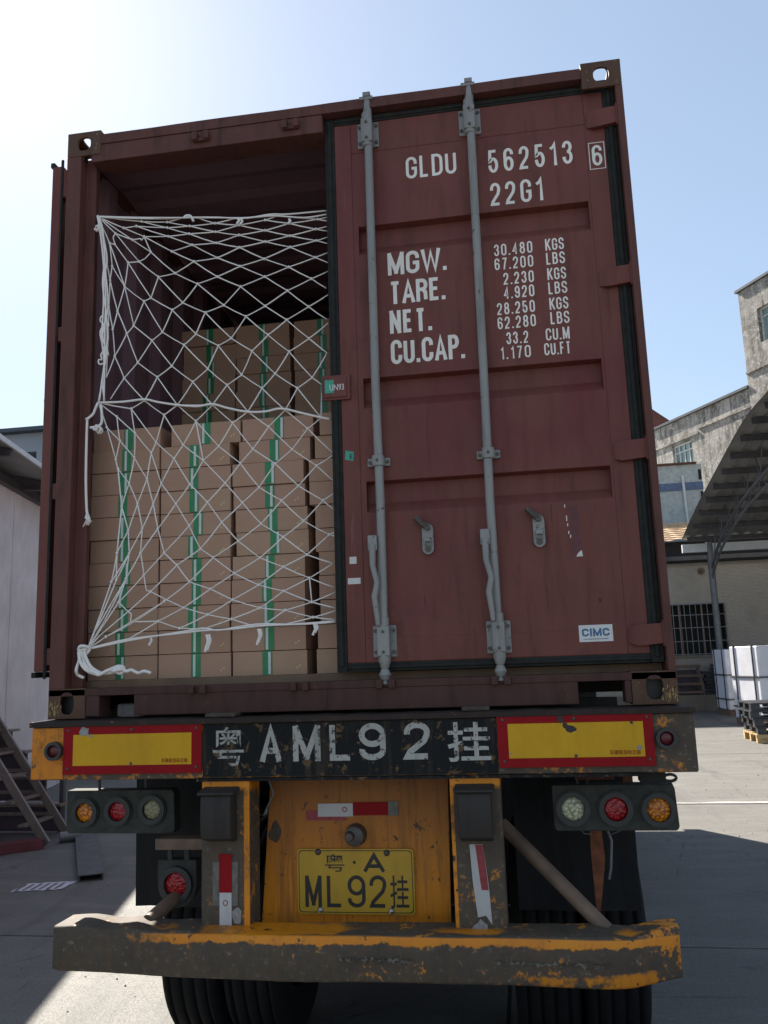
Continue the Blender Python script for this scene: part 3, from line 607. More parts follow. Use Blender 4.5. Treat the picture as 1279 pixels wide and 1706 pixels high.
for x, bent in ((0.156, 0.004), (0.592, -0.004)):
    lock_rod(x, 0, bent)
    for (z0, z1) in ((3.855, 3.972), (1.700, 1.822)):
        w = 0.046
        b = MB(); b.box(x - w, x + w, 0.032, 0.042, z0, z1); b.box(x - 0.024, x + 0.024, -0.012, 0.033, z0 + 0.004, z1 - 0.004)
        b.tube([(x, 0.012, z0 - 0.012), (x, 0.012, z1 + 0.03)], 0.0225, 14)
        obj('rod_bracket', b, 'galv', door, bevel=0.006)
        for sx in (-1, 1):
            for z in (z0 + 0.02, z1 - 0.02): obj('bracket_bolt', MB().tube([(x + sx * 0.036, 0.034, z), (x + sx * 0.036, 0.026, z)], 0.0075, 8), 'bolt', door, smooth=True)
        for z in (z0 + 0.02, z1 - 0.025): obj('bracket_bolt', MB().tube([(x, -0.010, z), (x, -0.018, z)], 0.0055, 8), 'bolt', door, smooth=True)
    b = MB(); b.box(x - 0.046, x + 0.046, 0.030, 0.042, 2.452, 2.486); b.tube([(x, 0.012, 2.447), (x, 0.012, 2.492)], 0.0245, 14); b.box(x - 0.024, x + 0.024, 0.0, 0.03, 2.454, 2.484)
    obj('rod_clamp', b, 'galv', door, bevel=0.004)
    for sx in (-1, 1): obj('clamp_bolt', MB().tube([(x + sx * 0.036, 0.031, 2.469), (x + sx * 0.036, 0.022, 2.469)], 0.007, 8), 'bolt', door, smooth=True)
    obj('clamp_bolt', MB().tube([(x, -0.010, 2.469), (x, -0.017, 2.469)], 0.006, 8), 'bolt', door, smooth=True)
    # swinging handle hanging beside the rod
    b = MB(); b.box(x - 0.048, x - 0.012, -0.014, 0.010, 2.110, 2.170)
    b.tube([(x - 0.030, -0.012, 2.135), (x - 0.030, -0.018, 2.05), (x - 0.014, -0.022, 1.985), (x - 0.026, -0.022, 1.93), (x - 0.018, -0.020, 1.85), (x - 0.016, -0.018, 1.82)], [0.015, 0.012, 0.012, 0.013, 0.011, 0.009], 8)
    b.tube([(x - 0.030, -0.02, 2.125), (x - 0.030, 0.0, 2.125)], 0.009, 8)
    obj('door_handle', b, 'galv', door, bevel=0.003)
for (x, zt, zb, yy) in ((0.339, 2.222, 2.088, 0), (0.767, 2.232, 2.093, 0)):
    b = MB(); n = 10; w = 0.0225; pts = []
    for i in range(n + 1): a = math.pi * i / n; pts.append((x + w * math.cos(a), zt - w - 0.012 + w * math.sin(a)))
    for i in range(n + 1): a = math.pi + math.pi * i / n; pts.append((x + w * math.cos(a), zb + w + w * math.sin(a)))
    b.prism(pts, 'y', 0.030, 0.0415); b.box(x - 0.014, x + 0.014, 0.018, 0.031, zb + 0.050, zb + 0.066); b.box(x - 0.014, x - 0.009, 0.014, 0.031, zb + 0.033, zb + 0.05); b.box(x + 0.009, x + 0.014, 0.014, 0.031, zb + 0.033, zb + 0.05)
    obj('handle_hook', b, 'galv', door, bevel=0.003)
    b = MB(); b.tube([(x - 0.002, 0.024, zt - 0.022), (x - 0.022, 0.016, zt - 0.012), (x - 0.042, 0.014, zt + 0.012)], [0.016, 0.011, 0.0125], 8); obj('hook_arm', b, 'bolt', door, smooth=True)
    for zz_ in (zt - 0.028, zb + 0.022): obj('hook_pin', MB().tube([(x, 0.012 if zz_ > 2.15 else 0.022, zz_), (x, 0.032, zz_)], 0.012, 10), 'bolt', door, smooth=True)
# lettering
YT = 0.0448
def T(s, x0, x1, zt, h, t, gap=0.17): sign(s, x0, x1, zt - h, zt, YT, t, 'letter', door, gap)
T('GLDU', 0.312, 0.526, 3.794, 0.100, 0.0125, .16); T('562513', 0.659, 1.004, 3.779, 0.104, 0.0125, .36); T('22G1', 0.660, 0.874, 3.628, 0.102, 0.0125, .30)
T('MGW.', 0.219, 0.466, 3.366, 0.100, 0.0155, .10); T('TARE.', 0.222, 0.455, 3.238, 0.100, 0.0155, .08); T('NET.', 0.219, 0.394, 3.110, 0.100, 0.0155, .14); T('CU.CAP.', 0.219, 0.522, 2.982, 0.104, 0.0155, .10)
zr = 3.352
rows = [('30.480', 'KGS', .661, .816), ('67.200', 'LBS', .660, .816), ('2.230', 'KGS', .692, .814), ('4.920', 'LBS', .690, .812), ('28.250', 'KGS', .659, .810), ('62.280', 'LBS', .658, .810), ('33.2', 'CU.M', .689, .776), ('1.170', 'CU.FT', .662, .782)]
for i, (a, c, x0, x1) in enumerate(rows):
    zt = 3.353 - (i // 2) * 0.1275 - (i % 2) * 0.061
    T(a, x0, x1, zt, 0.051, 0.0062, .26); T(c, 0.868 if i < 6 else 0.845 - 0.01 * (i - 6), 0.942 if i < 6 else 0.938, zt + 0.001, 0.051, 0.0062, .18)
sign('6', 1.081, 1.121, 3.649, 3.741, 0.0412, 0.0115, 'letter', door)
b = MB(); x0, x1, z0, z1, t = 1.069, 1.133, 3.634, 3.754, 0.003
for q in ((x0, x1, z0, z0 + t), (x0, x1, z1 - t, z1), (x0, x0 + t, z0 + t, z1 - t), (x1 - t, x1, z0 + t, z1 - t)): b.box(q[0], q[1], 0.0412, 0.0425, q[2], q[3])
obj('check_digit_frame', b, 'letter', door)
M['rust_run'] = plain('rust_run', (0.085, 0.034, 0.018), 0.8, 0.35, 40)
for i in range(26):
    x = random.choice([1.08, 1.11, 0.16, 0.59, 0.14, 0.62, 0.3, 0.8, 0.97]) + random.uniform(-.02, .02); z = random.choice([3.80, 3.11, 2.40, 2.26, 2.69, 2.43, 1.95]) - random.uniform(0, .03); l = random.uniform(.03, .13); w = random.uniform(.0008, .002)
    if 0.1 < x < 1.05 and any(z - l < q < z for q in (3.37, 3.5, 2.70, 2.83, 2.27, 2.40)): continue
    b = MB(); y = YT - 0.0034 if not 0.08 < x < 1.06 else YT - 0.0006
    b.add([(x - w, y, z), (x + w, y, z), (x + w * .4, y, z - l), (x - w * .2, y, z - l)], [(0, 1, 2, 3)]); obj('rust_run', b, 'rust_run', door)
# stickers
st = obj('maker_sticker', MB().box(0.889, 1.012, 0.0412, 0.0418, 1.731, 1.793), 'sticker_white', door)
sign('CIMC', 0.900, 1.000, 1.751, 1.780, 0.0410, 0.0068, 'sticker_blue', door, .10)
text('CHINA INTERNATIONAL MARINE CONTAINERS', 0.905, 0.995, 1.739, 1.743, 0.0410, 'sticker_blue', door, name='lettering')
o = obj('green_sticker', MB().add([(0.016, 0.0413, 2.492), (0.05, 0.0413, 2.484), (0.054, 0.0413, 2.522), (0.020, 0.0413, 2.530)], [(0, 1, 2, 3)]), 'sticker_green', door)
text('E', 0.036, 0.046, 2.494, 2.514, 0.0412, 'plate_black', door, bold=0.02)
obj('paper_tab', MB().box(0.024, 0.052, 0.0412, 0.0418, 2.068, 2.096), 'sticker_white', door)
obj('paper_tab', MB().box(0.015, 0.066, 0.0412, 0.0418, 1.988, 2.012), 'sticker_white', door)
# torn sticker remains
b = MB(); b.add([(0.900, 0.0445, 2.052), (0.925, 0.0445, 2.052), (0.922, 0.0445, 2.076), (0.909, 0.0445, 2.066)], [(0, 1, 2, 3)])
for i, (x, z) in enumerate(((0.868, 2.243), (0.872, 2.20), (0.874, 2.17), (0.876, 2.14), (0.882, 2.125), (0.872, 2.19))): b.add([(x, 0.0445, z), (x + 0.004, 0.0445, z), (x + 0.005, 0.0445, z + 0.011), (x + 0.001, 0.0445, z + 0.012)], [(0, 1, 2, 3)])
tag(obj('sticker_scrap', b, 'sticker_white', door), kind='stuff')
M['peel'] = plain('darker_fresh_maroon', (0.105, 0.025, 0.028), 0.5, 0.2, 30)
b = MB(); pts = [(0.883, 2.055), (0.926, 2.075), (0.922, 2.12), (0.905, 2.135), (0.918, 2.19), (0.914, 2.25), (0.884, 2.248), (0.892, 2.20), (0.886, 2.16), (0.895, 2.12), (0.888, 2.09)]
b.add([(p[0], 0.0447, p[1]) for p in pts], [tuple(range(len(pts)))]); obj('peeled_patch', b, 'peel', door)
# seal box across the door edge
b = MB(); b.box(-0.072, 0.048, 0.028, 0.041, 2.742, 2.848); b.box(-0.060, 0.034, 0.022, 0.0285, 2.752, 2.838)
sb = obj('seal_plate', b, 'maroon', door, bevel=0.006)
o = obj('seal_sticker', MB().box(-0.056, -0.018, 0.0208, 0.0218, 2.770, 2.826), 'sticker_green', door)
text('UN93', -0.036, 0.024, 2.780, 2.806, 0.0206, 'sticker_white', door, bold=0.01)

# --- open left door folded back flat along the side wall
b = MB(); b.box(-1.322, -1.268, 0.055, 1.20, 1.690, 3.975)
for z in (3.85, 3.155, 2.447, 1.75): b.box(-1.268, -1.225, 0.05, 0.10, z - 0.035, z + 0.035)
d2 = obj('door', b, 'maroon', cont, bevel=0.005); d2['label'] = 'left door swung open and folded flat against the side wall'
b = MB(); b.box(-1.275, -1.262, 0.046, 0.054, 1.66, 4.0); b.box(-1.335, -1.315, 0.060, 1.21, 1.665, 1.689); b.box(-1.335, -1.315, 0.060, 1.21, 3.976, 4.0)
obj('gasket', b, 'gasket', d2, bevel=0.003)
b = MB(); b.tube([(-1.245, 0.55, 1.68), (-1.245, 0.55, 4.02)], 0.017, 10); b.tube([(-1.245, 0.98, 1.68), (-1.245, 0.98, 4.02)], 0.017, 10)
obj('lock_rod', b, 'galv', d2, smooth=True)
b = MB(); b.box(-1.342, -1.322, 0.09, 0.13, 2.86, 2.875)
obj('latch', b, 'bolt', d2)

# ================================================================== trailer
tr = thing('semi_trailer', (0, 1.6, 0), 'worn yellow skeletal semi-trailer carrying the container, with red and yellow rear boards', 'trailer')
def rough_beam(name, x0, x1, y0, y1, z0, z1, mat, par, n=30, amp=0.002, bevel=0.004):
    b = MB(); v = []
    for i in range(n + 1):
        x = x0 + (x1 - x0) * i / n; a = random.uniform(-amp, amp); c = random.uniform(-amp, amp)
        v += [(x, y0 + a, z0), (x, y1, z0), (x, y1, z1 + c), (x, y0 + a, z1 + c)]
    f = [(i * 4 + k, i * 4 + (k + 1) % 4, i * 4 + 4 + (k + 1) % 4, i * 4 + 4 + k) for i in range(n) for k in range(4)] + [(0, 1, 2, 3), (n * 4, n * 4 + 3, n * 4 + 2, n * 4 + 1)]
    b.add(v, f); return obj(name, b, mat, par, bevel=bevel)
beam = obj('rear_beam', MB().box(-1.222, 1.246, -0.098, 0.06, 1.278, 1.476), 'yellow_dirty', tr, bevel=0.006)
obj('yellow_end', MB().box(-1.221, -1.088, -0.1005, -0.095, 1.282, 1.474), 'yellow', beam, bevel=0.002)
rough_beam('top_flange', -1.228, 1.250, -0.112, 0.09, 1.4765, 1.4960, 'flange', beam, 50, 0.0015, 0.002)
obj('bottom_lip', MB().box(-0.55, 1.06, -0.106, 0.0, 1.268, 1.2775), 'black_paint', beam)
obj('name_band', MB().box(-0.526, 0.567, -0.1025, -0.098, 1.284, 1.474), 'black_paint', beam, bevel=0.001)
M['stencil'] = paint('stencilled_white', (0.40, 0.385, 0.34), (0.20, 0.185, 0.155), (0.04, 0.036, 0.03), 0.7, 0.555, 0.85, chipscale=46, bump=0.05)
for s, x0, x1, z0, z1, bd in (('粤', -0.486, -0.366, 1.322, 1.463, 0.003), ('A', -0.303, -0.222, 1.335, 1.462, 0.03), ('M', -0.178, -0.074, 1.335, 1.462, 0.03), ('L', -0.040, 0.046, 1.335, 1.462, 0.035), ('9', 0.070, 0.168, 1.335, 1.466, 0.03), ('2', 0.236, 0.330, 1.335, 1.466, 0.03), ('挂', 0.392, 0.545, 1.325, 1.462, 0.012)):
    text(s, x0, x1, z0, z1, -0.1028, 'stencil', beam, bold=bd) if ord(s) > 200 else sign(s, x0, x1, z0, z1, -0.1028, 0.021, 'stencil', beam)
for (x0, x1, z0, z1, a0, a1, b0, b1) in ((-1.086, -0.529, 1.300, 1.478, -1.044, -0.568, 1.332, 1.447), (0.571, 1.106, 1.302, 1.481, 0.608, 1.072, 1.334, 1.452)):
    rp = obj('reflective_board', MB().box(x0, x1, -0.1085, -0.1025, z0, z1), 'refl_red', tr, bevel=0.001)
    obj('yellow_field', MB().box(a0, a1, -0.1098, -0.108, b0, b1), 'refl_yellow', rp)
    for x in (x0 + 0.02, (x0 + x1) / 2, x1 - 0.02):
        for z in (z0 + 0.022 + 0.016 * (abs(x - (x0 + x1) / 2) < .01), z1 - 0.015): obj('rivet', MB().dome((x, z), 0.006, -0.1102, 0.003, 8, 2), 'bolt', rp, smooth=True)
    text('车辆尾部标志板', a1 - 0.118, a1 - 0.014, b0 + 0.007, b0 + 0.023, -0.1099, 'refl_red', rp)
# torn and missing bits of the boards
b = MB()
def blob(b, cx, cz, r, y, n=12, sx=1.0, sz=1.0):
    b.add([(cx + math.cos(2 * math.pi * i / n) * r * sx * random.uniform(.65, 1.15), y, cz + math.sin(2 * math.pi * i / n) * r * sz * random.uniform(.65, 1.15)) for i in range(n)], [tuple(range(n))])
blob(b, -1.000, 1.458, 0.021, -0.1102, sz=1.0); blob(b, -0.972, 1.442, 0.007, -0.1104)
blob(b, 1.053, 1.363, 0.010, -0.1102); blob(b, 0.615, 1.35, 0.004, -0.1102)
M['bare'] = plain('bare_grey_metal', (0.26, 0.25, 0.24), 0.6, 0.3, 60)
tag(obj('bare_patch', b, 'bare', tr), kind='stuff')
b = MB(); blob(b, 0.792, 1.468, 0.017, -0.1102, sx=.8); blob(b, 0.808, 1.443, 0.013, -0.1103, sx=.7); blob(b, 0.826, 1.432, 0.019, -0.1104, sx=1.1, sz=.8); blob(b, 1.034, 1.448, .006, -.1102)
tag(obj('burnt_hole', b, 'plate_black', tr), kind='stuff')
# side markers
for x, z in ((-1.122, 1.388), (1.146, 1.393)):
    b = MB(); b.ring((x, z), 0.035, 0.024, -0.122, -0.100, 24)
    sm_ = obj('marker_lamp', b, 'lamp_ring', tr, smooth=True)
    obj('lens', MB().dome((x, z), 0.0245, -0.106, 0.010, 20, 4), 'lens_marker', sm_, smooth=True)
obj('gap_filler', MB().box(-1.2, 0.84, 0.26, 0.34, 1.44, 1.615 - 0.09), 'chassis', tr)  # added dark bar, closes the bright gap between beam and container
obj('gap_filler_back', MB().box(-1.2, 0.86, 0.35, 0.42, 1.44, 1.527), 'chassis', tr)  # second added dark bar across the same gap
# twist lock stubs on the beam
for x0, x1, y in ((-0.535, -0.415, 0.02), (0.445, 0.545, 0.02)):
    obj('lock_stub', MB().box(x0, x1, -0.06, 0.05, 1.4965, 1.5115), 'yellow_dirty', tr, bevel=0.004)
obj('lock_block', MB().box(-0.985, -0.885, 0.12, 0.2, 1.497, 1.55), 'bare', tr, bevel=0.01)
# end posts
for x0, x1, xb in ((-0.533, -0.347, -0.004), (0.391, 0.570, 0.0)):
    b = MB(); b.prism([(x0, 0.70), (x1, 0.70), (x1, 1.277), (x0, 1.277)], 'y', -0.097, 0.03)
    po = obj('end_post', b, 'post', tr, bevel=0.008)
    obj('edge_paint', MB().box(x1 - 0.022 if x0 < 0 else x0 + 0.001, x1 - 0.001 if x0 < 0 else x0 + 0.014, -0.0983, -0.09, 0.76, 1.24), 'yellow', po, bevel=0.001)
    # bumper rubber
    cx = (x0 + x1) / 2 - 0.012 if x0 < 0 else (x0 + x1) / 2 + 0.0
    b = MB(); w = 0.058
    b.prism([(-0.097, 1.055), (-0.165, 1.075), (-0.172, 1.12), (-0.172, 1.205), (-0.165, 1.228), (-0.097, 1.236)], 'x', cx - w, cx + w)
    b.prism([(-0.097, 1.236), (-0.176, 1.226), (-0.178, 1.238), (-0.097, 1.250)], 'x', cx - w - 0.012, cx + w + 0.012)
    obj('rubber_buffer', b, 'rubber', po, bevel=0.008)
# worn tape on posts
b = MB().box(-0.487, -0.392, -0.1000, -0.096, 0.835, 0.985); obj('tape_ghost', b, 'tape_grey', tr)
obj('red_tape', MB().box(-0.462, -0.414, -0.1025, -0.0985, 0.880, 1.012), 'refl_red', tr)
b = MB().box(-0.460, -0.415, -0.1026, -0.0985, 0.728, 0.8798); obj('white_tape', b, 'refl_white', tr)
b = MB(); b.ring((-0.438, 0.845), 0.010, 0.007, -0.1032, -0.102, 14); obj('tape_stamp', b, 'refl_old', tr)
b = MB(); b.add([(0.452, -0.1002, 1.045), (0.500, -0.1002, 1.045), (0.513, -0.1002, 0.90), (0.518, -0.1002, 0.782), (0.498, -0.1002, 0.812), (0.470, -0.1002, 0.806), (0.458, -0.1002, 0.92)], [tuple(range(7))]); obj('white_tape', b, 'refl_white', tr)
b = MB(); b.add([(0.472, -0.1012, 1.044), (0.500, -0.1012, 1.044), (0.511, -0.1012, 0.895), (0.487, -0.1012, 0.895)], [(0, 1, 2, 3)]); obj('red_tape', b, 'refl_old', tr)
b = MB(); blob(b, 0.478, 0.765, 0.03, -0.1000, sz=1.1); blob(b, -0.395, 0.80, 0.02, -0.1001, sz=1.6); tag(obj('paint_scar', b, 'bare', tr), kind='stuff')
# tail panel
M['brown_scar'] = plain('brown_scar', (0.075, 0.05, 0.034), 0.8, 0.35, 30)
b = MB(); b.prism([(-0.366, 0.705), (0.356, 0.705), (0.372, 1.32), (-0.322, 1.32)], 'y', 0.100, 0.115)
tp = obj('tail_panel', b, 'panel', tr, bevel=0.003)
b = MB()
for (x, z, r, sx, sz) in ((-0.310, 1.045, 0.032, .9, 1.4), (-0.23, 0.716, 0.012, 9, .8), (0.325, 0.715, 0.014, 2.2, 1)): blob(b, x, z, r, 0.0992, 14, sx, sz)
tag(obj('bare_scar', b, 'brown_scar', tp), kind='stuff')
obj('red_tape', MB().box(-0.184, -0.03, 0.0975, 0.0990, 1.092, 1.128), 'refl_old', tp)
obj('white_tape', MB().box(-0.137, 0.0, 0.0955, 0.0974, 1.106, 1.154), 'refl_white', tp)
obj('red_tape', MB().box(0.0005, 0.137, 0.0955, 0.0974, 1.110, 1.158), 'refl_red', tp)
obj('grey_tape', MB().box(0.1375, 0.175, 0.0953, 0.0974, 1.108, 1.160), 'tape_grey', tp)
b = MB(); b.ring((-0.032, 1.132), 0.010, 0.006, 0.0948, 0.0956, 14); obj('tape_stamp', b, 'refl_old', tp)
b = MB(); b.tube([(0.01, 0.1, 1.040), (0.01, 0.055, 1.040), (0.01, 0.048, 1.040)], [0.042, 0.036, 0.02], 18); b.tube([(-0.004, 0.06, 1.043), (-0.004, 0.03, 1.043)], [0.022, 0.014], 12)
obj('plate_light', b, 'bolt', tp, smooth=True)
# licence plate
TL = math.radians(-1.2)
b = MB(); cx, cz = 0.004, 0.874; W_, H_ = 0.448, 0.232; pts = []
for (qx, qz) in ((1, 1), (-1, 1), (-1, -1), (1, -1)):
    for i in range(5):
        a = {(1, 1): 0, (-1, 1): 90, (-1, -1): 180, (1, -1): 270}[(qx, qz)] + 90 * i / 4; a = math.radians(a)
        pts.append((cx + qx * (W_ / 2 - 0.014) + 0.014 * math.cos(a), cz + qz * (H_ / 2 - 0.014) + 0.014 * math.sin(a)))
b.prism(pts, 'y', 0.088, 0.0905)
lp = obj('licence_plate', b, 'plate', tr)
b = MB()
fr = [(cx + (p[0] - cx) * 0.975, cz + (p[1] - cz) * 0.955) for p in pts]; fi = [(cx + (p[0] - cx) * 0.962, cz + (p[1] - cz) * 0.93) for p in pts]; n = len(fr)
b.add([(p[0], 0.0876, p[1]) for p in fr] + [(p[0], 0.0876, p[1]) for p in fi], [(i, (i + 1) % n, n + (i + 1) % n, n + i) for i in range(n)])
obj('plate_border', b, 'plate_black', lp)
for s, x0, x1, z0, z1, bd in (('粤', -0.112, -0.036, 0.908, 0.972, 0.003), ('·', -0.004, 0.008, 0.936, 0.948, 0.01), ('A', 0.038, 0.117, 0.908, 0.974, 0.010), ('M', -0.190, -0.126, 0.782, 0.894, 0.006), ('L', -0.106, -0.046, 0.782, 0.894, 0.010), ('9', -0.026, 0.042, 0.782, 0.896, 0.006), ('2', 0.058, 0.122, 0.782, 0.896, 0.006), ('挂', 0.136, 0.206, 0.780, 0.896, 0.006)):
    text(s, x0, x1, z0, z1, 0.0879, 'plate_black', lp, bold=bd) if ord(s) > 120 else sign(s, x0, x1, z0, z1, 0.0879, 0.0135, 'plate_black', lp)
for x, z in ((-0.137, 0.979), (0.127, 0.976), (-0.133, 0.772), (0.138, 0.770)):
    b = MB(); b.dome((x, z), 0.012, 0.088, 0.010, 14, 4); M['bright_bolt'] = M.get('bright_bolt') or plain('bright_bolt', (0.42, 0.38, 0.34), 0.3, 0.3, 60, metal=0.8)
    obj('plate_bolt', b, 'bright_bolt' if z < 0.8 else 'bolt', lp, smooth=True)
M['old_tape'] = paint('scraped_tape', (0.17, 0.155, 0.13), (0.09, 0.07, 0.05), (0.08, 0.058, 0.04), 0.8, 0.50, 0.8, chipscale=30, spec=0.2)
# underrun bumper: lofted from stations with dents
def section(x, y0, y1, z0, z1):
    r = 0.011
    return [(x, y0 + 0.003, z0 + r * .3), (x, y0, z0 + r), (x, y0 + 0.004 + 0.003 * math.sin(x * 7), (z0 + z1) / 2), (x, y0, z1 - r), (x, y0 + r * .35, z1 - r * .3), (x, y0 + r, z1), (x, (y0 + y1) / 2, z1 - 0.004 + 0.004 * math.sin(x * 11)), (x, y1, z1), (x, y1, z0), (x, y0 + r, z0)]
stn = []
n = 70
for i in range(n + 1):
    x = -1.052 + i * (1.128 + 1.052) / n
    zt = 0.772 + 0.018 * max(0, (abs(x) - 0.5)) * (1.4 if x < 0 else 1.6); zb = 0.622 + 0.016 * max(0, -x - 0.2) + (0.0 if x < 0.9 else (x - 0.9) * 0.08)
    y0 = -0.205 + (max(0, x - 0.965) * 0.42) + (0.006 * math.sin(x * 13)) * 0.5 + random.uniform(-0.0012, 0.0012)
    if x < -1.03: y0 += 0.014
    zt += 0.010 * max(0, x - 1.0) / 0.12 - 0.008 * math.exp(-((x - 0.97) / 0.05) ** 2) + 0.0035 * math.sin(x * 5.3) + (0.004 * math.sin(x * 31) if x < -0.5 else 0); zb += 0.003 * math.sin(x * 4.1)
    zt += random.uniform(-0.0012, 0.0012) + (0.006 if -0.92 < x < -0.9 else 0)
    stn.append(section(x, y0, -0.055, zb, zt))
m = len(stn[0]); b = MB()
b.add([p for s in stn for p in s], [(i * m + k, i * m + (k + 1) % m, i * m + m + (k + 1) % m, i * m + m + k) for i in range(n) for k in range(m)] + [tuple(range(m)), tuple(range(n * m, n * m + m))[::-1]])
bu = obj('underrun_bumper', b, 'bumper', tr, smooth=True, auto=50)
for x0, x1 in ((0.0, 0.25), (0.52, 0.9)):
    k = MB(); n_ = 40; tpz = []; bz = []
    for i in range(n_ + 1):
        x = x0 + (x1 - x0) * i / n_; yy = -0.2095 + 0.003 * math.sin(x * 13)
        tpz.append((x, yy, 0.705 + random.uniform(-.012, .004))); bz.append((x, yy, 0.690 + random.uniform(-.008, .010)))
    k.add(tpz + bz, [(i, i + 1, n_ + 2 + i, n_ + 1 + i) for i in range(n_)]); obj('old_tape', k, 'old_tape', bu)
# braces
obj('brace_pipe', MB().tube([(0.56, 0.13, 1.07), (0.905, -0.07, 0.76)], 0.026, 14), 'pipe', tr, smooth=True)
obj('brace_pipe', MB().tube([(-0.60, 0.50, 0.93), (-0.745, -0.07, 0.77)], 0.026, 14), 'pipe', tr, smooth=True)
# chassis
b = MB()
for x in (-0.47, 0.47):
    b.box(x - 0.07, x + 0.07, 0.062, 6.4, 1.44, 1.455); b.box(x - 0.07, x + 0.07, 0.062, 6.4, 1.10, 1.115); b.box(x - 0.006, x + 0.006, 0.062, 6.4, 1.1155, 1.4395)
ch = obj('chassis_rail', b, 'chassis', tr)
for y in (0.55, 1.9, 3.3, 4.8, 6.3):
    obj('cross_beam', MB().box(-1.2, 1.2, y, y + 0.1, 1.30, 1.435), 'chassis', tr)
obj('landing_frame', MB().box(-0.45, 0.45, 0.62, 0.70, 0.85, 1.43), 'chassis', tr)
b = MB()
for x in (-0.47, 0.47):
    for y in (1.17, 2.47, 3.77): b.tube([(x, y - 0.5, 0.93), (x, y - 0.25, 0.80), (x, y, 0.74), (x, y + 0.25, 0.80), (x, y + 0.5, 0.93)], 0.04, 8)
obj('leaf_spring', b, 'chassis', tr, smooth=True)
for y in (1.17, 2.47, 3.77): obj('axle', MB().tube([(-1.0, y, 0.42), (1.0, y, 0.42)], 0.075, 14), 'chassis', tr, smooth=True)
def tyre_mesh(w, r):
    b = MB(); prof = [(-w / 2 + .03, r * 0.56), (-w / 2, r * 0.66), (-w / 2 - .006, r * 0.82), (-w / 2 + .008, r * 0.95), (-w / 2 + 0.03, r)]
    for i in range(4):
        xg = -w / 2 + 0.05 + i * (w - 0.1) / 3; prof += [(xg - 0.008, r), (xg - 0.006, r - 0.014), (xg + 0.006, r - 0.014), (xg + 0.008, r)]
    prof += [(w / 2 - 0.03, r), (w / 2 - .008, r * 0.95), (w / 2 + .006, r * 0.82), (w / 2, r * 0.66), (w / 2 - .03, r * 0.56)]
    n = 56; m = len(prof)
    v = [(p[0], p[1] * math.cos(2 * math.pi * i / n), p[1] * math.sin(2 * math.pi * i / n)) for i in range(n) for p in prof]
    b.add(v, [(i * m + k, i * m + k + 1, ((i + 1) % n) * m + k + 1, ((i + 1) % n) * m + k) for i in range(n) for k in range(m - 1)])
    return b.mesh('tyre', 'tyre', True)
def rim_mesh(w, r):
    b = MB(); n = 32; prof = [(w / 2 - 0.02, r * 0.57), (w / 2 - 0.03, r * 0.5), (0.02, r * 0.45), (0.0, r * 0.2), (0.05, r * 0.17), (0.05, 0.01)]
    m = len(prof); v = [(p[0], p[1] * math.cos(2 * math.pi * i / n), p[1] * math.sin(2 * math.pi * i / n)) for i in range(n) for p in prof]
    b.add(v, [(i * m + k, i * m + k + 1, ((i + 1) % n) * m + k + 1, ((i + 1) % n) * m + k) for i in range(n) for k in range(m - 1)])
    return b.mesh('rim', 'chassis', True)
tm, rm = tyre_mesh(0.27, 0.505), rim_mesh(0.27, 0.505)
for y in (1.17, 2.47, 3.77):  # the last axle and its wheels are added to block bright ground beyond
    for x in (-0.90, -0.61, 0.70, 0.99):
        w = link('wheel', tm, tr); w.location = (x, y - 0, 0.505 + 0.012 - DZ); w.matrix_parent_inverse = WM(tr).inverted()
        r_ = link('rim', rm, w); r_.matrix_parent_inverse = Matrix(); r_.rotation_euler = (0, 0, 0 if x > 0 else math.pi)
obj('gap_blocker_box', MB().box(-1.15, 1.15, 4.9, 5.5, 0.42, 1.28), 'chassis', tr, bevel=0.02)  # added box, hides sunlit ground beyond so the underside stays dark
obj('gap_blocker_tube', MB().tube([(-0.5, 0.95, 1.02), (0.5, 0.95, 1.02)], 0.13, 18), 'chassis', tr, smooth=True)  # added tube, keeps light from showing through under the trailer
obj('gap_blocker_plate', MB().box(-0.62, 0.62, 1.75, 1.78, 0.35, 1.30), 'chassis', tr)  # added plate, shuts out bright ground seen between the wheels
# mud flaps
for x0, x1 in ((-1.065, -0.56), (0.60, 1.085)):
    b = MB(); v = []
    for i in range(9):
        x = x0 + (x1 - x0) * i / 8; q = 0.012 * math.sin(i * 1.1)
        v += [(x, 0.50 + q, 0.665), (x, 0.515 + q, 0.665), (x, 0.505, 1.26), (x, 0.49, 1.26)]
    b.add(v, [(i * 4 + k, i * 4 + (k + 1) % 4, i * 4 + 4 + (k + 1) % 4, i * 4 + 4 + k) for i in range(8) for k in range(4)] + [(0, 1, 2, 3), (32, 35, 34, 33)])
    obj('mud_flap', b, 'flap', tr)
# lamp clusters
def cluster(x0, x1, z0, z1, lamps, par):
    b = MB(); b.prism([(x0, z0 + 0.012), (x0 + 0.01, z0), (x1 - 0.01, z0), (x1, z0 + 0.012), (x1 - 0.006, z1 - 0.015), (x1 - 0.015, z1), (x0, z1)], 'y', 0.085, 0.150)
    c = obj('lamp_cluster', b, 'lamp_box', par, bevel=0.005)
    for (x, z, mt, rr) in lamps:
        q = MB(); q.ring((x, z), rr + 0.018, rr, 0.066, 0.09, 30); q.ring((x, z), rr + 0.022, rr + 0.017, 0.076, 0.09, 30); obj('lamp_ring', q, 'lamp_ring', c, smooth=True)
        obj('lamp_lens', MB().dome((x, z), rr + 0.0005, 0.082, 0.010, 26, 5), mt, c, smooth=True)
    return c
cluster(-1.172, -0.712, 1.048, 1.214, [(-1.088, 1.130, 'lens_amber', 0.037), (-0.948, 1.134, 'lens_red', 0.037), (-0.804, 1.139, 'lens_dim', 0.037)], tr)
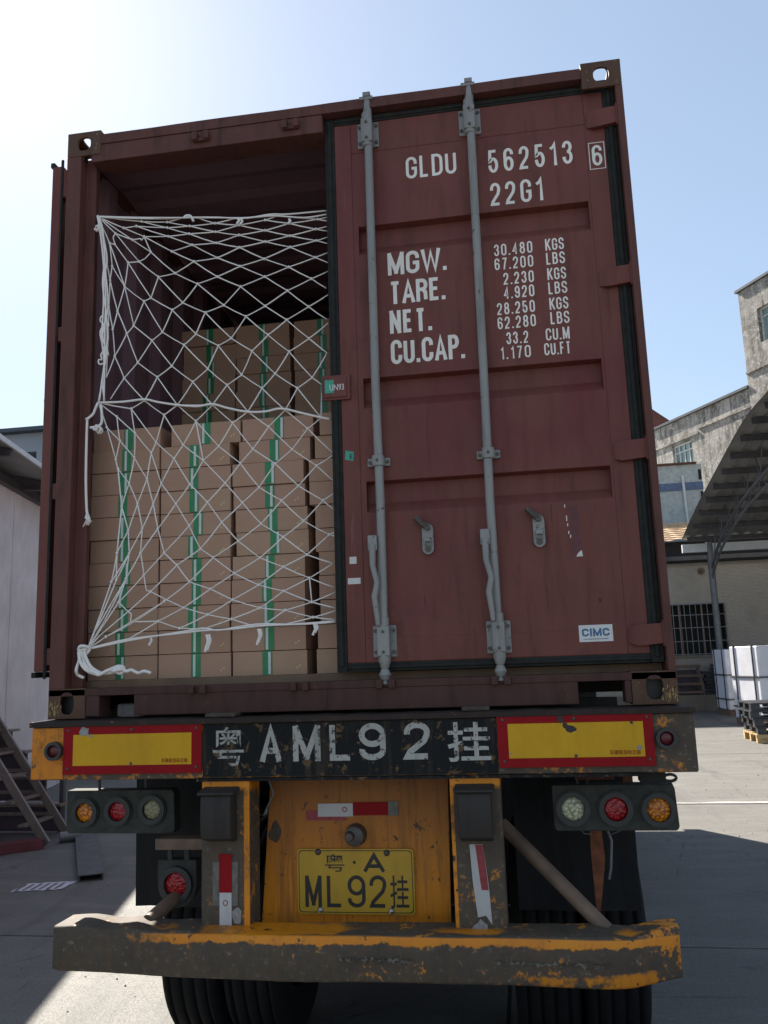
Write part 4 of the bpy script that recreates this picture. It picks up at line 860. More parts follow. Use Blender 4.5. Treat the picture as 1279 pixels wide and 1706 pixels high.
cluster(0.752, 1.196, 1.052, 1.214, [(0.824, 1.131, 'lens_white', 0.042), (0.976, 1.130, 'lens_red', 0.042), (1.126, 1.126, 'lens_amber', 0.042)], tr)
b = MB()
for x in (-1.05, -0.85): b.tube([(x, 0.12, 1.21), (x, 0.11, 1.29)], 0.006, 6)
b.tube([(0.85, 0.11, 1.21), (0.84, 0.10, 1.25), (0.87, 0.09, 1.275), (0.895, 0.10, 1.25), (0.88, 0.11, 1.215)], 0.004, 6)
for i in range(4):
    z = 1.222 + i * 0.015; b.tube([(1.135 + 0.006 * math.cos(a * 0.7854) * (i % 2), 0.10 + 0.006 * math.cos(a * 0.7854) * (1 - i % 2), z + 0.009 * math.sin(a * 0.7854)) for a in range(8)], 0.002, 5, closed=True)
b.tube([(1.155 + 0.022 * (1 + math.cos(a * 0.5236)), 0.09, 1.235 + 0.012 * math.sin(a * 0.5236)) for a in range(12)], 0.006, 6, closed=True)
b.tube([(1.175, 0.09, 1.223), (1.185, 0.10, 1.20)], 0.005, 6)
obj('lamp_hanger', b, 'steel_dark', tr, smooth=True)
obj('end_bracket', MB().box(1.06, 1.15, 0.0, 0.06, 1.232, 1.2775), 'chassis', tr, bevel=0.004)
# fog lamp
fb = MB(); pts = [(-0.782, 0.95), (-0.782, 0.86)] + [(-0.702 + 0.080 * math.cos(a), 0.862 + 0.088 * math.sin(a)) for a in [math.pi + math.pi * i / 12 for i in range(1, 12)]] + [(-0.622, 0.86), (-0.622, 0.95)]
fb.prism(pts, 'y', 0.085, 0.14); fl = obj('fog_lamp', fb, 'lamp_box', tr, bevel=0.005)
obj('lamp_ring', MB().ring((-0.702, 0.862), 0.066, 0.046, 0.066, 0.09, 30), 'lamp_ring', fl, smooth=True)
obj('lamp_lens', MB().dome((-0.702, 0.862), 0.0465, 0.082, 0.010, 26, 5), 'lens_red', fl, smooth=True)
b = MB(); b.box(-0.765, -0.533, 0.02, 0.09, 1.000, 1.041); obj('lamp_bracket', b, 'pipe', tr, bevel=0.003)
b = MB(); b.tube([(-0.735, 0.1, 0.945), (-0.735, 0.1, 1.0)], 0.012, 8); b.tube([(-0.665, 0.1, 0.945), (-0.665, 0.1, 1.0)], 0.014, 8); obj('lamp_stem', b, 'lamp_ring', tr, smooth=True)
# hanging rusty strap and loose wires on the right
b = MB(); b.add([(0.893, 0.32, 1.10), (0.935, 0.32, 1.10), (0.945, 0.33, 0.90), (0.915, 0.34, 0.71), (0.900, 0.34, 0.71), (0.893, 0.33, 0.90),
                 (0.893, 0.33, 1.10), (0.935, 0.33, 1.10), (0.945, 0.34, 0.90), (0.915, 0.35, 0.71), (0.900, 0.35, 0.71), (0.893, 0.34, 0.90)],
                [(0, 1, 2, 5), (5, 2, 3, 4), (6, 11, 8, 7), (11, 10, 9, 8), (0, 6, 7, 1), (1, 7, 8, 2), (2, 8, 9, 3), (3, 9, 10, 4), (4, 10, 11, 5), (5, 11, 6, 0)])
obj('hanging_strap', b, 'rusty', tr)
b = MB()
b.tube([(0.93, 0.3, 1.06), (0.965, 0.28, 1.0), (1.01, 0.27, 1.02), (1.03, 0.27, 1.05)], 0.0025, 5); b.tube([(0.94, 0.3, 1.07), (0.97, 0.28, 0.98), (0.96, 0.28, 0.88), (0.95, 0.28, 0.84)], 0.005, 6); b.tube([(0.9, 0.3, 1.0), (0.87, 0.28, 1.005), (0.85, 0.28, 1.03)], 0.002, 5)
b.tube([(0.80, 0.3, 1.30), (0.86, 0.26, 1.24), (0.95, 0.25, 1.22), (1.04, 0.26, 1.27), (1.08, 0.3, 1.33)], 0.006, 6); b.tube([(0.92, 0.3, 1.33), (0.97, 0.24, 1.25), (1.06, 0.24, 1.24), (1.10, 0.3, 1.3)], 0.005, 6)
b.tube([(-1.0, 0.3, 1.33), (-0.95, 0.25, 1.24), (-0.86, 0.25, 1.25), (-0.8, 0.3, 1.32)], 0.005, 6); b.tube([(-0.62, 0.25, 1.3), (-0.6, 0.22, 1.15), (-0.62, 0.22, 1.0)], 0.006, 6); b.tube([(-0.56, 0.25, 1.3), (-0.57, 0.2, 1.1), (-0.56, 0.2, 0.95)], 0.005, 6)
b.tube([(-0.33, 0.06, 1.27), (-0.30, 0.05, 1.2), (-0.34, 0.05, 1.12)], 0.004, 6)
tag(obj('wire', b, 'steel_grey', tr, smooth=True), kind='stuff')
b = MB(); b.box(0.86, 1.0, 0.3, 0.36, 1.20, 1.30); b.box(1.03, 1.07, 0.3, 0.36, 1.16, 1.30); obj('orange_bracket', b, 'rusty', tr, bevel=0.004)

# ================================================================== cartons
def carton_meshes():
    w, d, h = 0.316, 0.24, 0.0970; b = MB()
    # front face in four facets so that cartons bulge a little
    b.box(-w / 2, w / 2, 0, d, 0, h)
    cm = b.mesh('carton', 'card')
    t = MB(); t.box(-0.021, 0.021, -0.0012, d * 0.9, 0.0008, h - 0.0008) if False else t.add([(-0.021, -0.0014, 0.001), (0.021, -0.0014, 0.001), (0.021, -0.0014, h + .001), (-0.021, -0.0014, h + .001), (-0.021, d, h + .001), (0.021, d, h + .001)], [(0, 1, 2, 3), (3, 2, 5, 4)])
    ws = MB(); ws.add([(-0.0055, -0.0024, 0.004), (0.0055, -0.0024, 0.003), (0.0055, -0.0024, h - 0.002), (-0.0055, -0.0024, h - 0.004)], [(0, 1, 2, 3)])
    pr = MB()
    for x, z in ((0.112, 0.022), (0.124, 0.030)):
        pr.add([(x, -0.001, z), (x + 0.008, -0.001, z + 0.002), (x + 0.009, -0.001, z + 0.009), (x + 0.001, -0.001, z + 0.008)], [(0, 1, 2, 3)])
    return cm, t.mesh('green_tape', 'tape_green'), ws.mesh('white_print', 'tape_white'), pr.mesh('printed_mark', 'print_yellow')
CM, TM, WMh, PM = carton_meshes()
ORD = ['lowest', 'second', 'third', 'fourth', 'fifth', 'sixth', 'seventh', 'eighth', 'ninth', 'tenth', 'eleventh', 'twelfth', 'thirteenth', 'fourteenth', 'fifteenth', 'sixteenth', 'seventeenth', 'eighteenth', 'nineteenth', 'twentieth']
COLN = ['leftmost column', 'second column from left', 'third column from left', 'column behind the door edge']
def carton(x, y, z, tx, wx, ry, label, group, marks):
    o = bpy.data.objects.new('carton', CM); COL.objects.link(o); o.location = (x, y, z); o.rotation_euler = (0, 0, ry); tag(o, label, 'cardboard box', group)
    t = bpy.data.objects.new('green_tape', TM); COL.objects.link(t); t.parent = o; t.location = (tx, 0, 0)
    q = bpy.data.objects.new('white_print', WMh); COL.objects.link(q); q.parent = t; q.location = (wx, 0, 0)
    if marks:
        q = bpy.data.objects.new('printed_mark', PM); COL.objects.link(q); q.parent = o
def word(k, n): return 'topmost' if k == n - 1 else ORD[k] + (' from bottom' if k else '')
P = 0.1003
for c, (cx, n) in enumerate(((-1.010, 11), (-0.684, 11), (-0.357, 11), (0.004, 11))):
    for k in range(n):
        x = cx + random.uniform(-0.004, 0.004); y = 0.20 + random.uniform(0, 0.012)
        if c == 1 and k == 10: x += 0.045
        if c == 2 and k == 10: x += 0.048
        if c == 2 and k == 9: x += 0.030
        if c == 3 and k >= 9: x += 0.03
        if c == 2 and k in (5, 6): x += 0.016
        if c == 3 and k in (7, 8, 9): x -= 0.020
        if c == 3 and k in (2, 3, 4): x += 0.014
        if c == 0 and k == 10: x -= 0.001
        x = max(x, -1.008)
        carton(x, y, 1.6455 + k * P, random.uniform(-0.012, 0.014), random.choice((-1, 1)) * random.uniform(0.003, 0.014), random.uniform(-0.010, 0.010),
               'brown taped carton, %s, %s, front stack' % (word(k, n), COLN[c]), 'cartons in the front stack', c > 0 and random.random() < 0.7)
for c, cx in enumerate((-1.005, -0.680, -0.355, -0.02)):
    for k in range(20):
        P = 0.0985
        x = cx + random.uniform(-0.006, 0.006) + (0.012 if c == 2 and k > 13 else 0)
        carton(x, 1.20 + random.uniform(0, 0.02), 1.6455 + k * P, random.uniform(-0.012, 0.014), random.choice((-1, 1)) * random.uniform(0.003, 0.014), random.uniform(-0.012, 0.012),
               'brown taped carton, %s, %s, tall stack further inside' % (word(k, 20), COLN[c]), 'cartons in the rear stack', False)

# ================================================================== net
NET = {"n":[[-0.56,3.632],[-0.448,3.609],[-0.328,3.619],[-0.219,3.589],[-0.09,3.593],[-0.556,3.589],[-0.448,3.56],[-0.328,3.568],[-0.215,3.528],[-0.099,3.546],[-0.552,3.534],[-0.326,3.513],[-0.096,3.49],[-0.443,3.499],[-0.214,3.473],[-0.544,3.46],[-0.331,3.43],[-0.102,3.41],[-0.654,3.455],[-0.44,3.407],[-0.22,3.378],[-0.543,3.368],[-0.327,3.344],[-0.119,3.311],[-0.633,3.344],[-0.436,3.309],[-0.226,3.267],[-0.055,3.26],[-0.511,3.229],[-0.325,3.206],[-0.133,3.183],[-0.595,3.204],[-0.411,3.167],[-0.23,3.133],[-0.055,3.118],[-0.636,3.109],[-0.477,3.074],[-0.313,3.073],[-0.134,3.04],[-0.535,3.046],[-0.385,3.008],[-0.222,2.99],[-0.058,2.969],[-0.583,2.947],[-0.432,2.907],[-0.285,2.899],[-0.125,2.868],[-0.651,2.895],[-0.498,2.868],[-0.344,2.841],[-0.19,2.828],[-0.082,2.832],[-0.565,2.787],[-0.409,2.745],[-0.246,2.739],[-0.093,2.694],[-0.698,3.681],[-0.451,3.647],[-0.643,3.67],[-0.257,3.638],[-0.305,3.641],[-0.046,3.598],[-0.046,3.579],[-0.047,3.553],[-0.047,3.53],[-0.047,3.501],[-0.047,3.47],[-0.048,3.426],[-0.045,3.378],[-0.046,3.338],[-0.047,3.229],[-0.049,3.101],[-0.046,3.631],[-0.046,3.614],[-1.084,3.692],[-0.786,3.666],[-0.898,3.671],[-0.678,3.633],[-0.785,3.638],[-0.68,3.595],[-0.778,3.594],[-0.664,3.538],[-0.759,3.517],[-0.739,3.407],[-0.817,3.398],[-0.699,3.261],[-0.846,3.298],[-0.747,3.232],[-0.875,3.282],[-0.79,3.133],[-0.69,3.064],[-0.916,3.168],[-0.837,3.098],[-0.746,2.974],[-0.944,3.132],[-0.896,2.998],[-0.812,2.93],[-0.722,2.799],[-1.004,3.152],[-0.993,3.029],[-0.952,2.929],[-0.868,2.828],[-0.986,3.237],[-0.959,3.353],[-1.021,3.382],[-0.948,3.468],[-0.902,3.473],[-0.854,3.521],[-0.934,3.579],[-0.885,3.597],[-1.014,3.45],[-1.027,3.559],[-1.004,3.607],[-1.006,3.555],[-0.919,3.647],[-0.971,3.635],[-1.023,3.257],[-1.027,2.931],[-1.008,2.835],[-0.711,3.679],[-0.878,3.489],[-0.895,3.578],[-1.014,3.587],[-0.9,3.587],[-1.057,2.821],[-0.922,2.792],[-0.783,2.76],[-0.64,2.722],[-0.98,2.757],[-0.907,2.685],[-0.821,2.643],[-0.699,2.623],[-0.967,2.651],[-0.982,2.569],[-0.909,2.577],[-0.842,2.598],[-0.741,2.567],[-0.611,2.55],[-0.973,2.529],[-0.929,2.467],[-0.859,2.485],[-0.799,2.463],[-0.671,2.451],[-0.956,2.365],[-0.895,2.378],[-0.834,2.378],[-0.733,2.371],[-0.929,2.263],[-0.875,2.27],[-0.812,2.269],[-0.673,2.273],[-0.923,2.165],[-0.879,2.167],[-0.781,2.164],[-0.621,2.172],[-0.969,2.054],[-0.932,2.06],[-0.863,2.073],[-0.723,2.109],[-0.666,2.036],[-0.834,2.003],[-1.02,2.71],[-0.957,1.962],[-0.92,1.923],[-0.906,1.912],[-0.909,1.881],[-0.796,1.879],[-0.703,1.846],[-0.598,1.84],[-0.688,1.93],[-0.773,1.96],[-1.075,1.777],[-1.049,1.841],[-0.987,1.956],[-0.988,2.047],[-0.916,1.809],[-1.017,1.874],[-0.851,2.009],[-0.97,2.167],[-1.029,1.826],[-1.003,1.822],[-0.892,1.881],[-0.477,2.702],[-0.32,2.673],[-0.151,2.652],[-0.541,2.606],[-0.391,2.583],[-0.221,2.569],[-0.447,2.526],[-0.295,2.514],[-0.119,2.493],[-0.515,2.446],[-0.367,2.418],[-0.198,2.413],[-0.593,2.369],[-0.44,2.357],[-0.271,2.356],[-0.095,2.345],[-0.53,2.28],[-0.36,2.263],[-0.178,2.264],[-0.458,2.196],[-0.265,2.202],[-0.071,2.201],[-0.565,2.132],[-0.364,2.121],[-0.165,2.123],[-0.473,2.062],[-0.265,2.078],[-0.057,2.082],[-0.574,2.002],[-0.368,2.009],[-0.155,2.027],[-0.478,1.953],[-0.263,1.979],[-0.583,1.897],[-0.361,1.915],[-0.146,1.929],[-0.48,1.875],[-0.257,1.901],[-0.14,1.868],[-0.043,2.537],[-0.043,2.535],[-0.047,2.422],[-0.048,2.372],[-0.05,2.304],[-0.045,2.193],[-0.051,1.983],[-0.048,1.965],[-0.048,1.901],[-0.048,1.891],[-0.049,1.855],[-0.045,2.21],[-0.341,1.849],[-0.398,1.847],[-0.583,1.845],[-0.25,1.846],[-0.605,1.836]],"e":[[24,21],[24,28],[18,21],[18,15],[15,13],[15,19],[19,16],[19,22],[21,19],[21,25],[25,22],[25,28],[25,29],[22,20],[22,26],[26,23],[26,29],[26,30],[23,69],[23,27],[20,17],[20,23],[17,67],[17,68],[16,14],[16,20],[13,16],[13,11],[10,13],[11,8],[11,14],[11,6],[14,12],[14,17],[12,65],[12,66],[12,8],[8,9],[8,7],[9,63],[9,64],[9,3],[7,3],[7,1],[6,7],[6,5],[10,6],[10,79],[5,1],[5,79],[5,77],[1,2],[1,0],[2,59],[2,3],[3,4],[4,60],[4,61],[4,62],[0,57],[0,58],[0,77],[28,31],[28,32],[29,32],[29,33],[32,36],[32,37],[33,30],[33,37],[33,38],[30,70],[30,34],[31,35],[31,36],[36,39],[36,40],[37,40],[37,41],[38,41],[38,71],[38,42],[35,39],[39,43],[39,44],[40,44],[40,45],[41,45],[41,46],[42,46],[43,47],[43,48],[44,48],[44,49],[45,49],[45,50],[46,50],[46,51],[47,52],[48,52],[48,53],[49,53],[49,54],[50,54],[50,55],[51,55],[75,119],[75,76],[76,74],[77,75],[78,77],[78,76],[79,78],[80,79],[114,80],[80,81],[81,10],[81,15],[82,81],[82,109],[82,18],[83,18],[83,24],[83,107],[83,84],[84,106],[84,85],[84,86],[85,24],[85,31],[85,87],[86,105],[86,87],[86,88],[87,35],[87,89],[35,90],[89,88],[89,90],[89,92],[90,93],[90,43],[88,103],[88,91],[91,103],[91,92],[91,94],[92,93],[92,95],[93,47],[93,96],[47,97],[95,94],[95,96],[95,100],[96,97],[96,101],[94,102],[94,99],[98,99],[98,102],[98,116],[99,100],[99,117],[100,101],[100,118],[102,103],[102,104],[104,110],[104,116],[110,111],[110,103],[105,103],[105,106],[106,120],[120,107],[105,113],[113,111],[112,122],[122,113],[112,106],[112,108],[111,74],[107,108],[108,123],[123,121],[121,109],[108,74],[109,115],[109,80],[115,114],[115,74],[114,78],[112,74],[104,74],[103,111],[116,117],[97,52],[107,109],[124,128],[128,132],[124,161],[161,133],[161,132],[128,129],[124,125],[125,101],[125,129],[125,130],[126,101],[126,97],[126,130],[126,131],[127,97],[127,131],[127,137],[129,134],[129,135],[130,135],[130,136],[131,136],[131,137],[132,133],[132,134],[134,139],[134,140],[135,140],[135,141],[136,141],[136,142],[137,142],[133,138],[138,139],[138,143],[139,143],[139,144],[140,144],[140,145],[141,145],[141,146],[142,146],[142,194],[143,147],[144,147],[144,148],[145,148],[145,149],[146,149],[146,150],[147,151],[147,178],[143,178],[178,155],[148,151],[148,152],[149,152],[149,153],[150,153],[150,154],[151,156],[151,155],[152,157],[152,156],[153,157],[153,158],[158,159],[158,154],[156,162],[156,176],[157,177],[177,160],[157,162],[160,169],[158,160],[162,163],[163,164],[164,165],[165,166],[166,167],[167,168],[171,174],[174,178],[171,155],[172,173],[173,156],[171,172],[171,162],[179,160],[171,179],[180,170],[170,159],[171,180],[175,166],[166,169],[169,210],[181,170],[180,181],[176,171],[151,174],[127,52],[182,52],[182,53],[127,185],[182,185],[182,186],[183,53],[183,54],[183,186],[183,187],[184,54],[184,55],[184,187],[184,221],[185,137],[185,188],[186,188],[186,189],[187,189],[187,190],[190,222],[190,223],[137,191],[188,191],[188,192],[189,192],[189,193],[190,193],[191,194],[191,195],[192,195],[192,196],[193,196],[193,197],[197,224],[197,225],[194,150],[194,198],[195,198],[195,199],[196,199],[196,200],[197,200],[198,154],[198,201],[199,201],[199,202],[200,202],[200,203],[203,226],[203,232],[203,206],[201,204],[201,205],[202,205],[202,206],[154,204],[204,159],[204,207],[205,207],[205,208],[206,208],[206,209],[207,210],[207,211],[208,211],[208,212],[209,212],[212,227],[210,159],[210,169],[210,213],[211,213],[211,214],[212,214],[212,217],[214,216],[214,217],[217,228],[217,229],[213,215],[213,216],[216,218],[216,219],[217,219],[219,220],[219,233],[218,234],[218,235],[215,218],[167,215],[169,215],[220,230],[220,231],[220,236]],"r":{"border":[[-1.079,3.687],[-0.906,3.686],[-0.707,3.674],[-0.554,3.655],[-0.404,3.636],[-0.302,3.64],[-0.219,3.63],[-0.041,3.625]],"border2":[[-1.079,3.685],[-0.961,3.68],[-0.79,3.68],[-0.688,3.673],[-0.542,3.655],[-0.433,3.636],[-0.29,3.631],[-0.149,3.604],[-0.041,3.608]],"mid":[[-1.051,2.818],[-0.953,2.821],[-0.865,2.831],[-0.808,2.817],[-0.719,2.797],[-0.629,2.784],[-0.562,2.788],[-0.491,2.764],[-0.406,2.742],[-0.331,2.737],[-0.26,2.744],[-0.163,2.715],[-0.091,2.693],[-0.053,2.683]],"bot":[[-1.071,1.776],[-0.913,1.809],[-0.699,1.825],[-0.593,1.833],[-0.473,1.834],[-0.36,1.842],[-0.206,1.843],[-0.047,1.849]],"bot2":[[-1.071,1.774],[-0.906,1.804],[-0.699,1.83],[-0.594,1.842],[-0.53,1.832],[-0.374,1.849],[-0.206,1.842],[-0.047,1.845]],"side1":[[-1.081,3.687],[-1.062,3.589],[-1.046,3.454],[-1.034,3.297],[-1.034,3.173],[-1.031,2.989],[-1.029,2.824]],"side2":[[-1.077,3.687],[-1.054,3.582],[-1.044,3.473],[-1.048,3.36],[-1.031,3.234],[-1.023,3.111],[-1.034,2.959],[-1.051,2.821]],"side3":[[-1.071,3.681],[-1.043,3.55],[-1.032,3.467],[-1.043,3.385],[-1.042,3.259],[-1.045,3.111],[-1.033,3.001],[-1.039,2.917],[-1.048,2.827]],"side4":[[-1.074,3.675],[-1.052,3.614],[-1.037,3.423],[-1.023,3.259],[-1.042,3.124],[-1.023,3.037],[-1.038,2.929],[-1.029,2.827]],"loop1":[[-1.041,3.216],[-1.054,3.204],[-1.053,3.186],[-1.039,3.173],[-1.053,3.136],[-1.045,3.087],[-1.038,3.056],[-1.047,3.032],[-1.041,3.014]],"loop2":[[-1.041,3.01],[-1.056,3.011],[-1.057,2.996],[-1.046,2.989],[-1.038,2.995]],"loop3":[[-1.031,3.185],[-1.019,3.172],[-1.024,3.154],[-1.019,3.111],[-1.024,3.074],[-1.017,3.031]],"dangle":[[-1.053,2.816],[-1.067,2.792],[-1.076,2.769],[-1.103,2.746],[-1.102,2.745],[-1.101,2.626],[-1.098,2.479],[-1.094,2.369],[-1.088,2.333]],"dangle2":[[-1.04,2.808],[-1.033,2.76],[-1.038,2.724],[-1.059,2.711],[-1.086,2.709]],"knot0":[[-0.824,1.816],[-0.818,1.802],[-0.826,1.789],[-0.829,1.781]],"knot1":[[-0.583,1.816],[-0.577,1.788],[-0.584,1.763],[-0.587,1.746]],"knot2":[[-0.574,1.816],[-0.567,1.79],[-0.575,1.768],[-0.578,1.752]],"knot3":[[-0.365,1.83],[-0.359,1.804],[-0.367,1.782],[-0.37,1.766]],"knot4":[[-0.358,1.829],[-0.352,1.808],[-0.36,1.789],[-0.363,1.776]],"knot5":[[-0.135,1.839],[-0.13,1.822],[-0.137,1.807],[-0.141,1.796]],"knot6":[[-0.126,1.839],[-0.12,1.825],[-0.128,1.814],[-0.131,1.806]],"knot7":[[-0.45,3.636],[-0.445,3.625],[-0.452,3.617],[-0.455,3.611]],"knot8":[[-0.436,3.634],[-0.431,3.622],[-0.438,3.613],[-0.441,3.606]],"knot9":[[-0.217,3.607],[-0.212,3.596],[-0.218,3.589],[-0.221,3.583]],"knotT":[[-0.704,3.67],[-0.696,3.681],[-0.679,3.682],[-0.666,3.67],[-0.659,3.65]],"pile0":[[-1.091,1.774],[-1.083,1.74],[-1.056,1.702],[-1.015,1.677],[-0.972,1.676],[-0.936,1.681],[-0.907,1.694]],"pile1":[[-1.088,1.77],[-1.077,1.735],[-1.05,1.697],[-1.009,1.675],[-0.969,1.679],[-0.936,1.685],[-0.907,1.691]],"pile2":[[-1.093,1.767],[-1.087,1.73],[-1.06,1.692],[-1.019,1.672],[-0.974,1.682],[-0.936,1.689],[-0.907,1.688]],"pile3":[[-1.086,1.764],[-1.072,1.726],[-1.045,1.688],[-1.005,1.67],[-0.967,1.686],[-0.936,1.693],[-0.907,1.686]],"pile4":[[-1.081,1.772],[-1.063,1.738],[-1.037,1.7],[-0.996,1.676],[-0.962,1.689],[-0.936,1.697],[-0.907,1.683]],"pileA":[[-1.069,1.776],[-1.094,1.767],[-1.101,1.733],[-1.102,1.693],[-1.104,1.673],[-1.08,1.66]],"pileB":[[-0.907,1.692],[-0.885,1.68],[-0.871,1.685],[-0.842,1.672],[-0.814,1.679],[-0.788,1.67]],"pileC":[[-0.943,1.688],[-0.932,1.701],[-0.907,1.697],[-0.905,1.677],[-0.928,1.674],[-0.939,1.685]],"pileD":[[-1.106,1.774],[-1.084,1.787],[-1.058,1.779],[-1.076,1.753],[-1.098,1.747]]}}
net = thing('cargo_net', (-0.55, 0.08, 1.63), 'white knotted rope net stretched over the open half of the container', 'cargo net')
R_N = 0.0028
def dep(x, z):
    e = min(1.0, max(0, (x + 1.05) / 0.22)); return 0.040 + 0.045 * e + 0.03 * e * math.sin((z - 1.6) * 2.1) ** 2
b = MB()
for i, j_ in NET['e']:
    a, c = NET['n'][i], NET['n'][j_]
    p, q = Vector((a[0], dep(*a), a[1])), Vector((c[0], dep(*c), c[1])); mid = (p + q) / 2 + Vector((random.uniform(-.0015, .0015), 0, -0.0012 * (q - p).length * 8))
    b.tube([p, p.lerp(mid, .55) , mid, q.lerp(mid, .55), q], R_N * random.uniform(.85, 1.1), 6)
deg = {}
for e in NET['e']:
    for i in e: deg[i] = deg.get(i, 0) + 1
obj('netting', b, 'rope', net, smooth=True, auto=0)
b = MB()
for i, d in deg.items():
    if d >= 3:
        x, z = NET['n'][i]; y = dep(x, z); b.tube([(x, y, z - .006), (x, y - .001, z), (x, y, z + .006)], [0.003, 0.0062, 0.003], 6)
tag(obj('mesh_knots', b, 'rope', net, smooth=True, auto=0), kind='stuff')
def smooth_path(p, k=4):
    out = []
    for i in range(len(p) - 1):
        p0 = p[max(i - 1, 0)]; p1 = p[i]; p2 = p[i + 1]; p3 = p[min(i + 2, len(p) - 1)]
        for s in range(k):
            t = s / k; out.append(0.5 * ((2 * p1) + (p2 - p0) * t + (2 * p0 - 5 * p1 + 4 * p2 - p3) * t * t + (3 * p1 - p0 - 3 * p2 + p3) * t ** 3))
    out.append(p[-1]); return out
NM = {'border': 'border_rope', 'border2': 'border_rope', 'mid': 'middle_rope', 'bot': 'bottom_rope', 'bot2': 'bottom_rope', 'dangle': 'hanging_rope', 'dangle2': 'hanging_rope'}
for nm, pts in NET['r'].items():
    key = NM.get(nm) or ('side_rope' if nm[:4] in ('side', 'loop') else 'rope_end' if nm[:4] == 'knot' else 'rope_coil')
    if key == 'rope_coil': path = [Vector((x, 0.012 + random.uniform(-.014, .014), max(z, 1.627))) for x, z in pts]
    elif key == 'hanging_rope': path = [Vector((x, 0.030 + random.uniform(-.003, .003), z)) for x, z in pts]
    else: path = [Vector((x, dep(x, z) - 0.008 + random.uniform(-.003, .003) * (key in ('side_rope', 'rope_end')), z)) for x, z in pts]
    r = {'border_rope': .0034, 'middle_rope': .0048, 'bottom_rope': .0038, 'side_rope': .0036, 'rope_end': .0055, 'rope_coil': .0066, 'hanging_rope': .0056}[key]
    k = MB(); k.tube(smooth_path(path), r, 7)
    if nm == 'dangle':
        e = path[-1]
        for t in range(9): k.tube([e, e + Vector((random.uniform(-.008, .008), random.uniform(-.005, .005), -.015)), e + Vector((random.uniform(-.022, .022), random.uniform(-.01, .01), -random.uniform(.03, .06)))], [.007, .005, .003], 5)
    obj(key, k, 'rope', net, smooth=True, auto=0)
b = MB()
for (x, z, r) in ((-1.058, 2.705, .010), (-1.045, 2.695, .012), (-1.078, 3.625, .010), (-1.088, 1.742, .014)):
    for t in range(3):
        ph = random.uniform(0, 6); b.tube([(x + r * math.cos(a * .7 + ph), 0.028 + 0.010 * math.sin(a * .9 + t), z + r * math.sin(a * .7 + ph) * 1.1) for a in range(9)], .0045, 6)
obj('tied_knot', b, 'rope', net, smooth=True, auto=0)

# the load stands DZ higher than it was measured from the beam
for o in [cont, tr, net] + [o for o in COL.objects if o.parent is None and o.name.startswith('carton')]: o.location.z += DZ

M['rack'] = plain('dark_purple_steel', (0.06, 0.045, 0.055), 0.6, 0.3, 6)

# ================================================================== right side: dock, annex, tall building, canopy
dock = thing('dock_building', (10, 26, 0), 'cream tiled dock building with a barred window behind the canopy post', 'building')
X0, X1, Yw = 2.0, 24.0, 24.0
X0 = -14.0  # building run on unseen to the left for its shadow on the yard
b = MB(); b.box(X0, 4.3, Yw, Yw + .25, 0.0, 4.36); b.box(6.92, X1, Yw, Yw + .25, 0, 4.36); b.box(4.3, 6.92, Yw, Yw + .25, 0.0, 1.60); b.box(4.3, 6.92, Yw, Yw + .25, 3.14, 4.36); b.box(X0, X0 + .25, Yw + .25, Yw + 8, 0, 4.36)
obj('wall', b, 'tilewall', dock)
obj('dark_room', MB().box(4.2, 7.0, Yw + 0.6, Yw + 0.7, 1.5, 3.3), 'dark_open', dock)
gr = obj('window_grille', MB().box(4.3, 6.92, Yw - 0.06, Yw - 0.035, 3.10, 3.135), 'grille', dock)
bm_ = MB().box(-0.009, 0.009, -0.009, 0.009, 0, 1.5).mesh('grille_bar', 'grille')
for i in range(16):
    o = link('grille_bar', bm_, gr); o.location = (4.34 + i * 0.17, Yw - 0.045, 1.61)
for z in (1.62, 2.0, 2.4, 2.78): 
    o = obj('grille_rail', MB().box(4.3, 6.92, Yw - 0.062, Yw - 0.055, z, z + 0.02), 'grille', gr)
for x in (5.55, 6.2): obj('window_frame', MB().box(x, x + 0.06, Yw + 0.05, Yw + 0.1, 1.6, 3.14), 'wood_dark', dock)
obj('sill_ledge', MB().box(4.3, 6.95, Yw - 0.05, Yw - 0.003, 1.53, 1.598), 'kerb', dock)
obj('fascia', MB().box(X0, X1, Yw - 0.25, Yw + .3, 4.365, 5.0), 'dark_open', dock)
obj('cable_duct', MB().box(X0, X1, Yw - 0.30, Yw - 0.255, 4.42, 4.55), 'steel_dark', dock)
b = MB(); n = 110; v = []
for i in range(n + 1):
    x = X0 + (X1 - X0) * i / n; q = 0.05 * abs(math.sin(i * math.pi / 2 + .3)); v += [(x, Yw - 0.55, 4.98 + q), (x, Yw + 2.8, 5.98 + q)]
b.add(v, [(2 * i, 2 * i + 2, 2 * i + 3, 2 * i + 1) for i in range(n)])
rf = obj('tiled_roof', b, 'roof_tile', dock)
b = MB()
for j in range(9): b.box(X0, X1, Yw - 0.52 + j * .36, Yw - 0.49 + j * .36, 5.03 + j * 0.1075, 5.055 + j * 0.1075)
obj('tile_course', b, 'roof_tile', rf)
b = MB(); b.tube([(6.32, Yw - 0.0, 4.10), (6.32, Yw - 0.09, 4.10)], 0.10, 16); b.tube([(6.32, Yw - 0.09, 4.10), (6.25, Yw - 0.2, 4.14)], 0.05, 10); obj('wall_lamp', b, 'wood_dark', dock, smooth=True)
dk = tag(obj('loading_dock', MB().box(2.0, 24.0, 23.4, 23.996, 0.0, 0.47), 'kerb', bevel=0.01), 'low brown concrete loading dock along the tiled wall', 'loading dock')
